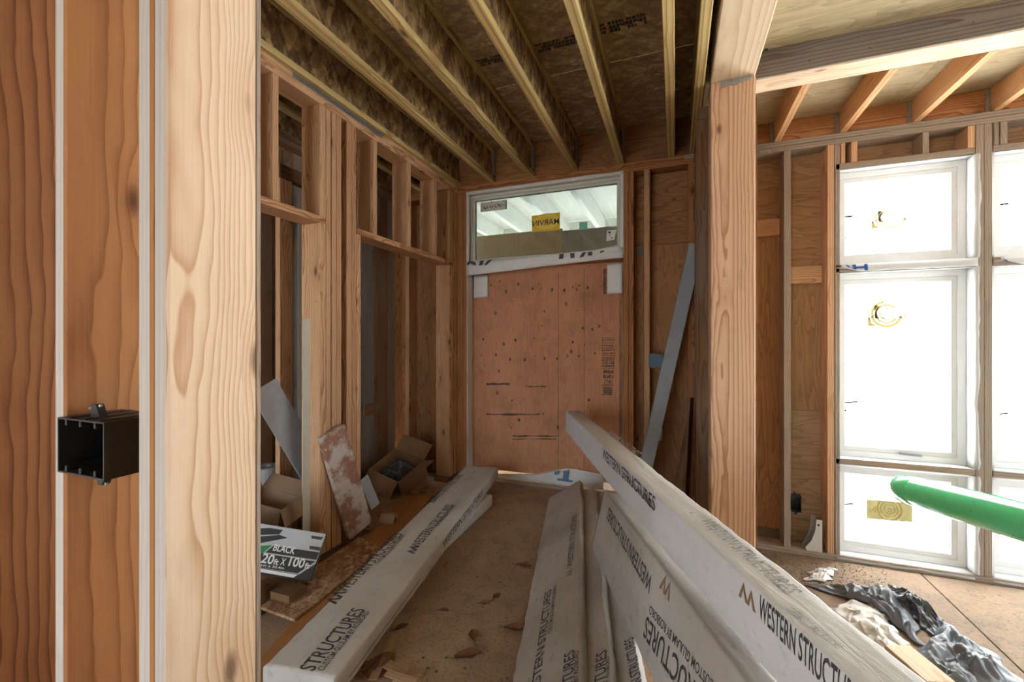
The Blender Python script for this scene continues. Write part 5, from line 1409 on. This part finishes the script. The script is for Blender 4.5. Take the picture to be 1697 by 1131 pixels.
# ================================================================== GREEN PIPE AND DEBRIS, RIGHT ROOM
def tube(name, pts_r, F_, mat, parent, n=36, inner=.92):
    vs, fs = [], []
    m = len(pts_r)
    for x, r in pts_r:
        for i in range(n): a = 2 * math.pi * i / n; vs.append((x, r * math.cos(a), r * math.sin(a)))
    for k_ in range(m - 1):
        for i in range(n): j = (i + 1) % n; fs.append((k_ * n + i, k_ * n + j, (k_ + 1) * n + j, (k_ + 1) * n + i))
    b0 = len(vs)
    for x, r in (pts_r[0], pts_r[-1]):
        for i in range(n): a = 2 * math.pi * i / n; vs.append((x, r * inner * math.cos(a), r * inner * math.sin(a)))
    for i in range(n):
        j = (i + 1) % n
        fs += [(j, i, b0 + i, b0 + j), ((m - 1) * n + i, (m - 1) * n + j, b0 + n + j, b0 + n + i), (b0 + j, b0 + i, b0 + n + i, b0 + n + j)]
    o = mesh_obj(name, vs, fs, mat, parent, F_)
    for p_ in o.data.polygons: p_.use_smooth = True
    o.modifiers.new('edges', 'EDGE_SPLIT').split_angle = math.radians(40)
    return o
R_ = .080
def at_d(u, v, d): return CAM + ray(u, v) * d
pa1, pa2 = at_d(1500, 811, 2.48), at_d(1697, 865, 1.68)
axq = (pa2 - pa1).normalized()
Lp = 3.0
Fq = frame(pa1, axq, (0, 0, 1))
pipe = empty('drain_pipe', pa1, 'long green plastic drain pipe sticking in from the right before the windows', 'pipe', rot=Fq.to_3x3())
tube('pipe_barrel', [(.16, R_ * .97), (Lp, R_ * .97)], Fq, 'pvc_green', pipe)
tube('socket_end', [(0, R_ * .93), (.012, R_ * 1.0), (.155, R_ * 1.0), (.160, R_ * .98)], Fq, 'pvc_green', pipe)
# sawhorse carrying the pipe, just outside the picture
sxp = pa1 + axq * 1.62
hz = sxp.z - R_ * 1.03
sw = empty('sawhorse', (sxp.x + .05, sxp.y, ZL), 'plain wooden sawhorse carrying the green pipe beyond the picture edge', 'sawhorse')
abox('top_rail', (sxp.x - .25, sxp.y - .045, hz - .12), (sxp.x + .40, sxp.y + .045, hz - .01), 'fir', sw, along='x')
for sy_ in (-1, 1):
    for sx2 in (-.2, .35):
        board('leg', (sxp.x + sx2, sxp.y + sy_ * .20, ZL), (sxp.x + sx2, sxp.y + sy_ * .058, hz - .02), .085, .036, (1, 0, 0), 'fir', sw)

def litter(name, label, quad, mat, h, seed, cat, fold=5.0, n=60, part='sheet', z0=ZL, aniso=1.0, rag=.12):
    """crumpled sheet over a pixel quad on the living floor (quad: near-left order around)"""
    P = [atZ(u, v, z0) for u, v in quad]
    c_ = sum(P, Vector()) / 4
    r_ = empty(name, c_, label, cat)
    def f(s, t):
        a = P[0].lerp(P[1], s); b = P[3].lerp(P[2], s); p = a.lerp(b, t)
        e = min(1, 4 * min(s, 1 - s, t, 1 - t))
        w1 = 1 - abs(nz((s * 2.2 + .5 * nz((s, t, seed), 3), t * 4.5, seed), 1.6)) * 2.2
        w2 = 1 - abs(nz((s * 4 + t * 2, t * 13, seed + 3), 1.5)) * 2.0
        w3 = 1 - abs(nz((s * 13, t * 24, seed + 8), 1.3)) * 2.0
        z = h * max(0, .30 + .45 * fz((s * 2, t * 2, seed), 1.0, seed, 2) + .30 * w1 + .16 * w2 + .07 * w3) * (.12 + .88 * e)
        p = p + Vector((rag * .3 * nz((s, t, seed), 5), rag * .3 * nz((s, t, seed + 7), 5), 0))
        return (p.x, p.y, z0 + .003 + z)
    grid_sheet(part, f, n, n, mat, r_, .001, smooth=True)
    return r_
litter('plastic_sheet', 'crumpled shiny grey-black plastic sheet lying behind the top beam', [(1332, 968), (1440, 1010), (1530, 1075), (1500, 985)], 'film_grey', .10, 1.3, 'plastic sheet', 5)
litter('plastic_sheet', 'crumpled grey-black plastic sheet in the lower right corner', [(1500, 1131), (1600, 1180), (1697, 1131), (1560, 1030)], 'film_grey', .10, 4.7, 'plastic sheet', 5)
litter('black_bag', 'matt black plastic folded between the two crumpled sheets', [(1490, 1010), (1548, 1058), (1565, 1032), (1470, 972)], 'film_black', .10, 2.2, 'plastic sheet', 4)
litter('paper_scrap', 'white torn paper wrapper at the far tip of the plastic sheet', [(1330, 965), (1370, 965), (1392, 948), (1350, 946)], 'paper_white', .05, 7.7, 'paper', 8, 16)
litter('foam_sheet', 'bent white foam sheet under the plastic behind the beam', [(1370, 1010), (1420, 1050), (1490, 1030), (1420, 998)], 'paper_white', .05, 9.1, 'foam sheet', 3, 20)
litter('clear_wrap', 'torn whitish plastic wrap between the beam and the plastic sheet', [(1400, 1035), (1475, 1100), (1510, 1075), (1450, 1020)], 'paper_white', .06, 11.4, 'plastic wrap', 6, 20)
a3, b3 = atZ(1487, 1078, ZL + .06), atZ(1560, 1140, ZL + .06)
scrap('wood_offcut', 'pale wood offcut sticking out of the debris beside the beam', a3, b3, .12, .05, Vector((-(b3 - a3).y, (b3 - a3).x, 0)), 'glulam_pale')
vs, fs = [], []
for i in range(1200):
    u, v = random.uniform(1258, 1470), random.uniform(905, 975)
    p = atZ(u, v, ZL)
    if p.y > YF - .01 or p.x < STEP + .02: continue
    r = random.uniform(.002, .008); b0 = len(vs); a = random.uniform(0, 6)
    vs += [(p.x, p.y, ZL + .0005), (p.x + r * math.cos(a), p.y + r * math.sin(a), ZL + .001), (p.x + r * math.cos(a + 1.8), p.y + r * math.sin(a + 1.8), ZL + .001), (p.x + r * .4, p.y + r * .3, ZL + r * .8)]
    fs += [(b0, b0 + 1, b0 + 3), (b0 + 1, b0 + 2, b0 + 3), (b0 + 2, b0, b0 + 3)]
o = mesh_obj('sawdust', vs, fs, 'dirt'); tag(o, 'sawdust and chips along the foot of the window wall', 'sawdust', kind='stuff')

# ================================================================== REST OF THE HOUSE, UNSEEN: WALLS ADDED, OPENINGS SIZED FOR LIGHT
wb = empty('wall_back', (-1.5, -2.5, 0), 'sheathed rear wall behind the camera with a wide opening', 'wall', kind='structure')
abox('sheathing_panel', (-3.2, -2.52, ZL), (-2.7, -2.50, 3.1), 'ceil_ply', wb, along='z', bev=0)  # pale plywood picked to bounce more light into the hall
abox('sheathing_panel', (-2.698, -2.52, 2.35), (-.85, -2.50, 3.1), 'ceil_ply', wb, along='x', bev=0)
abox('sheathing_panel', (-.848, -2.52, ZL), (5.2, -2.50, 3.1), 'ceil_ply', wb, along='z', bev=0)
wr = empty('wall_outer', (-3.2, -1, 0), 'sheathed outer wall left of the camera', 'wall', kind='structure')
abox('sheathing_panel', (-3.22, -2.5, ZL), (-3.20, 3.74, 3.05), 'ceil_ply', wr, along='z', bev=0)
wq = empty('wall_right', (5.2, 1, 0), 'sheathed right wall beyond the picture with a wide window opening', 'wall', kind='structure')
abox('sheathing_panel', (5.2, -2.5, ZL), (5.22, .5, 3.1), 'sheathing_lit', wq, along='z', bev=0)
abox('sheathing_panel', (5.2, 3.0, ZL), (5.22, 3.74, 3.1), 'sheathing_lit', wq, along='z', bev=0)
abox('sheathing_panel', (5.2, .502, 2.3), (5.22, 2.998, 3.1), 'sheathing_lit', wq, along='y', bev=0)
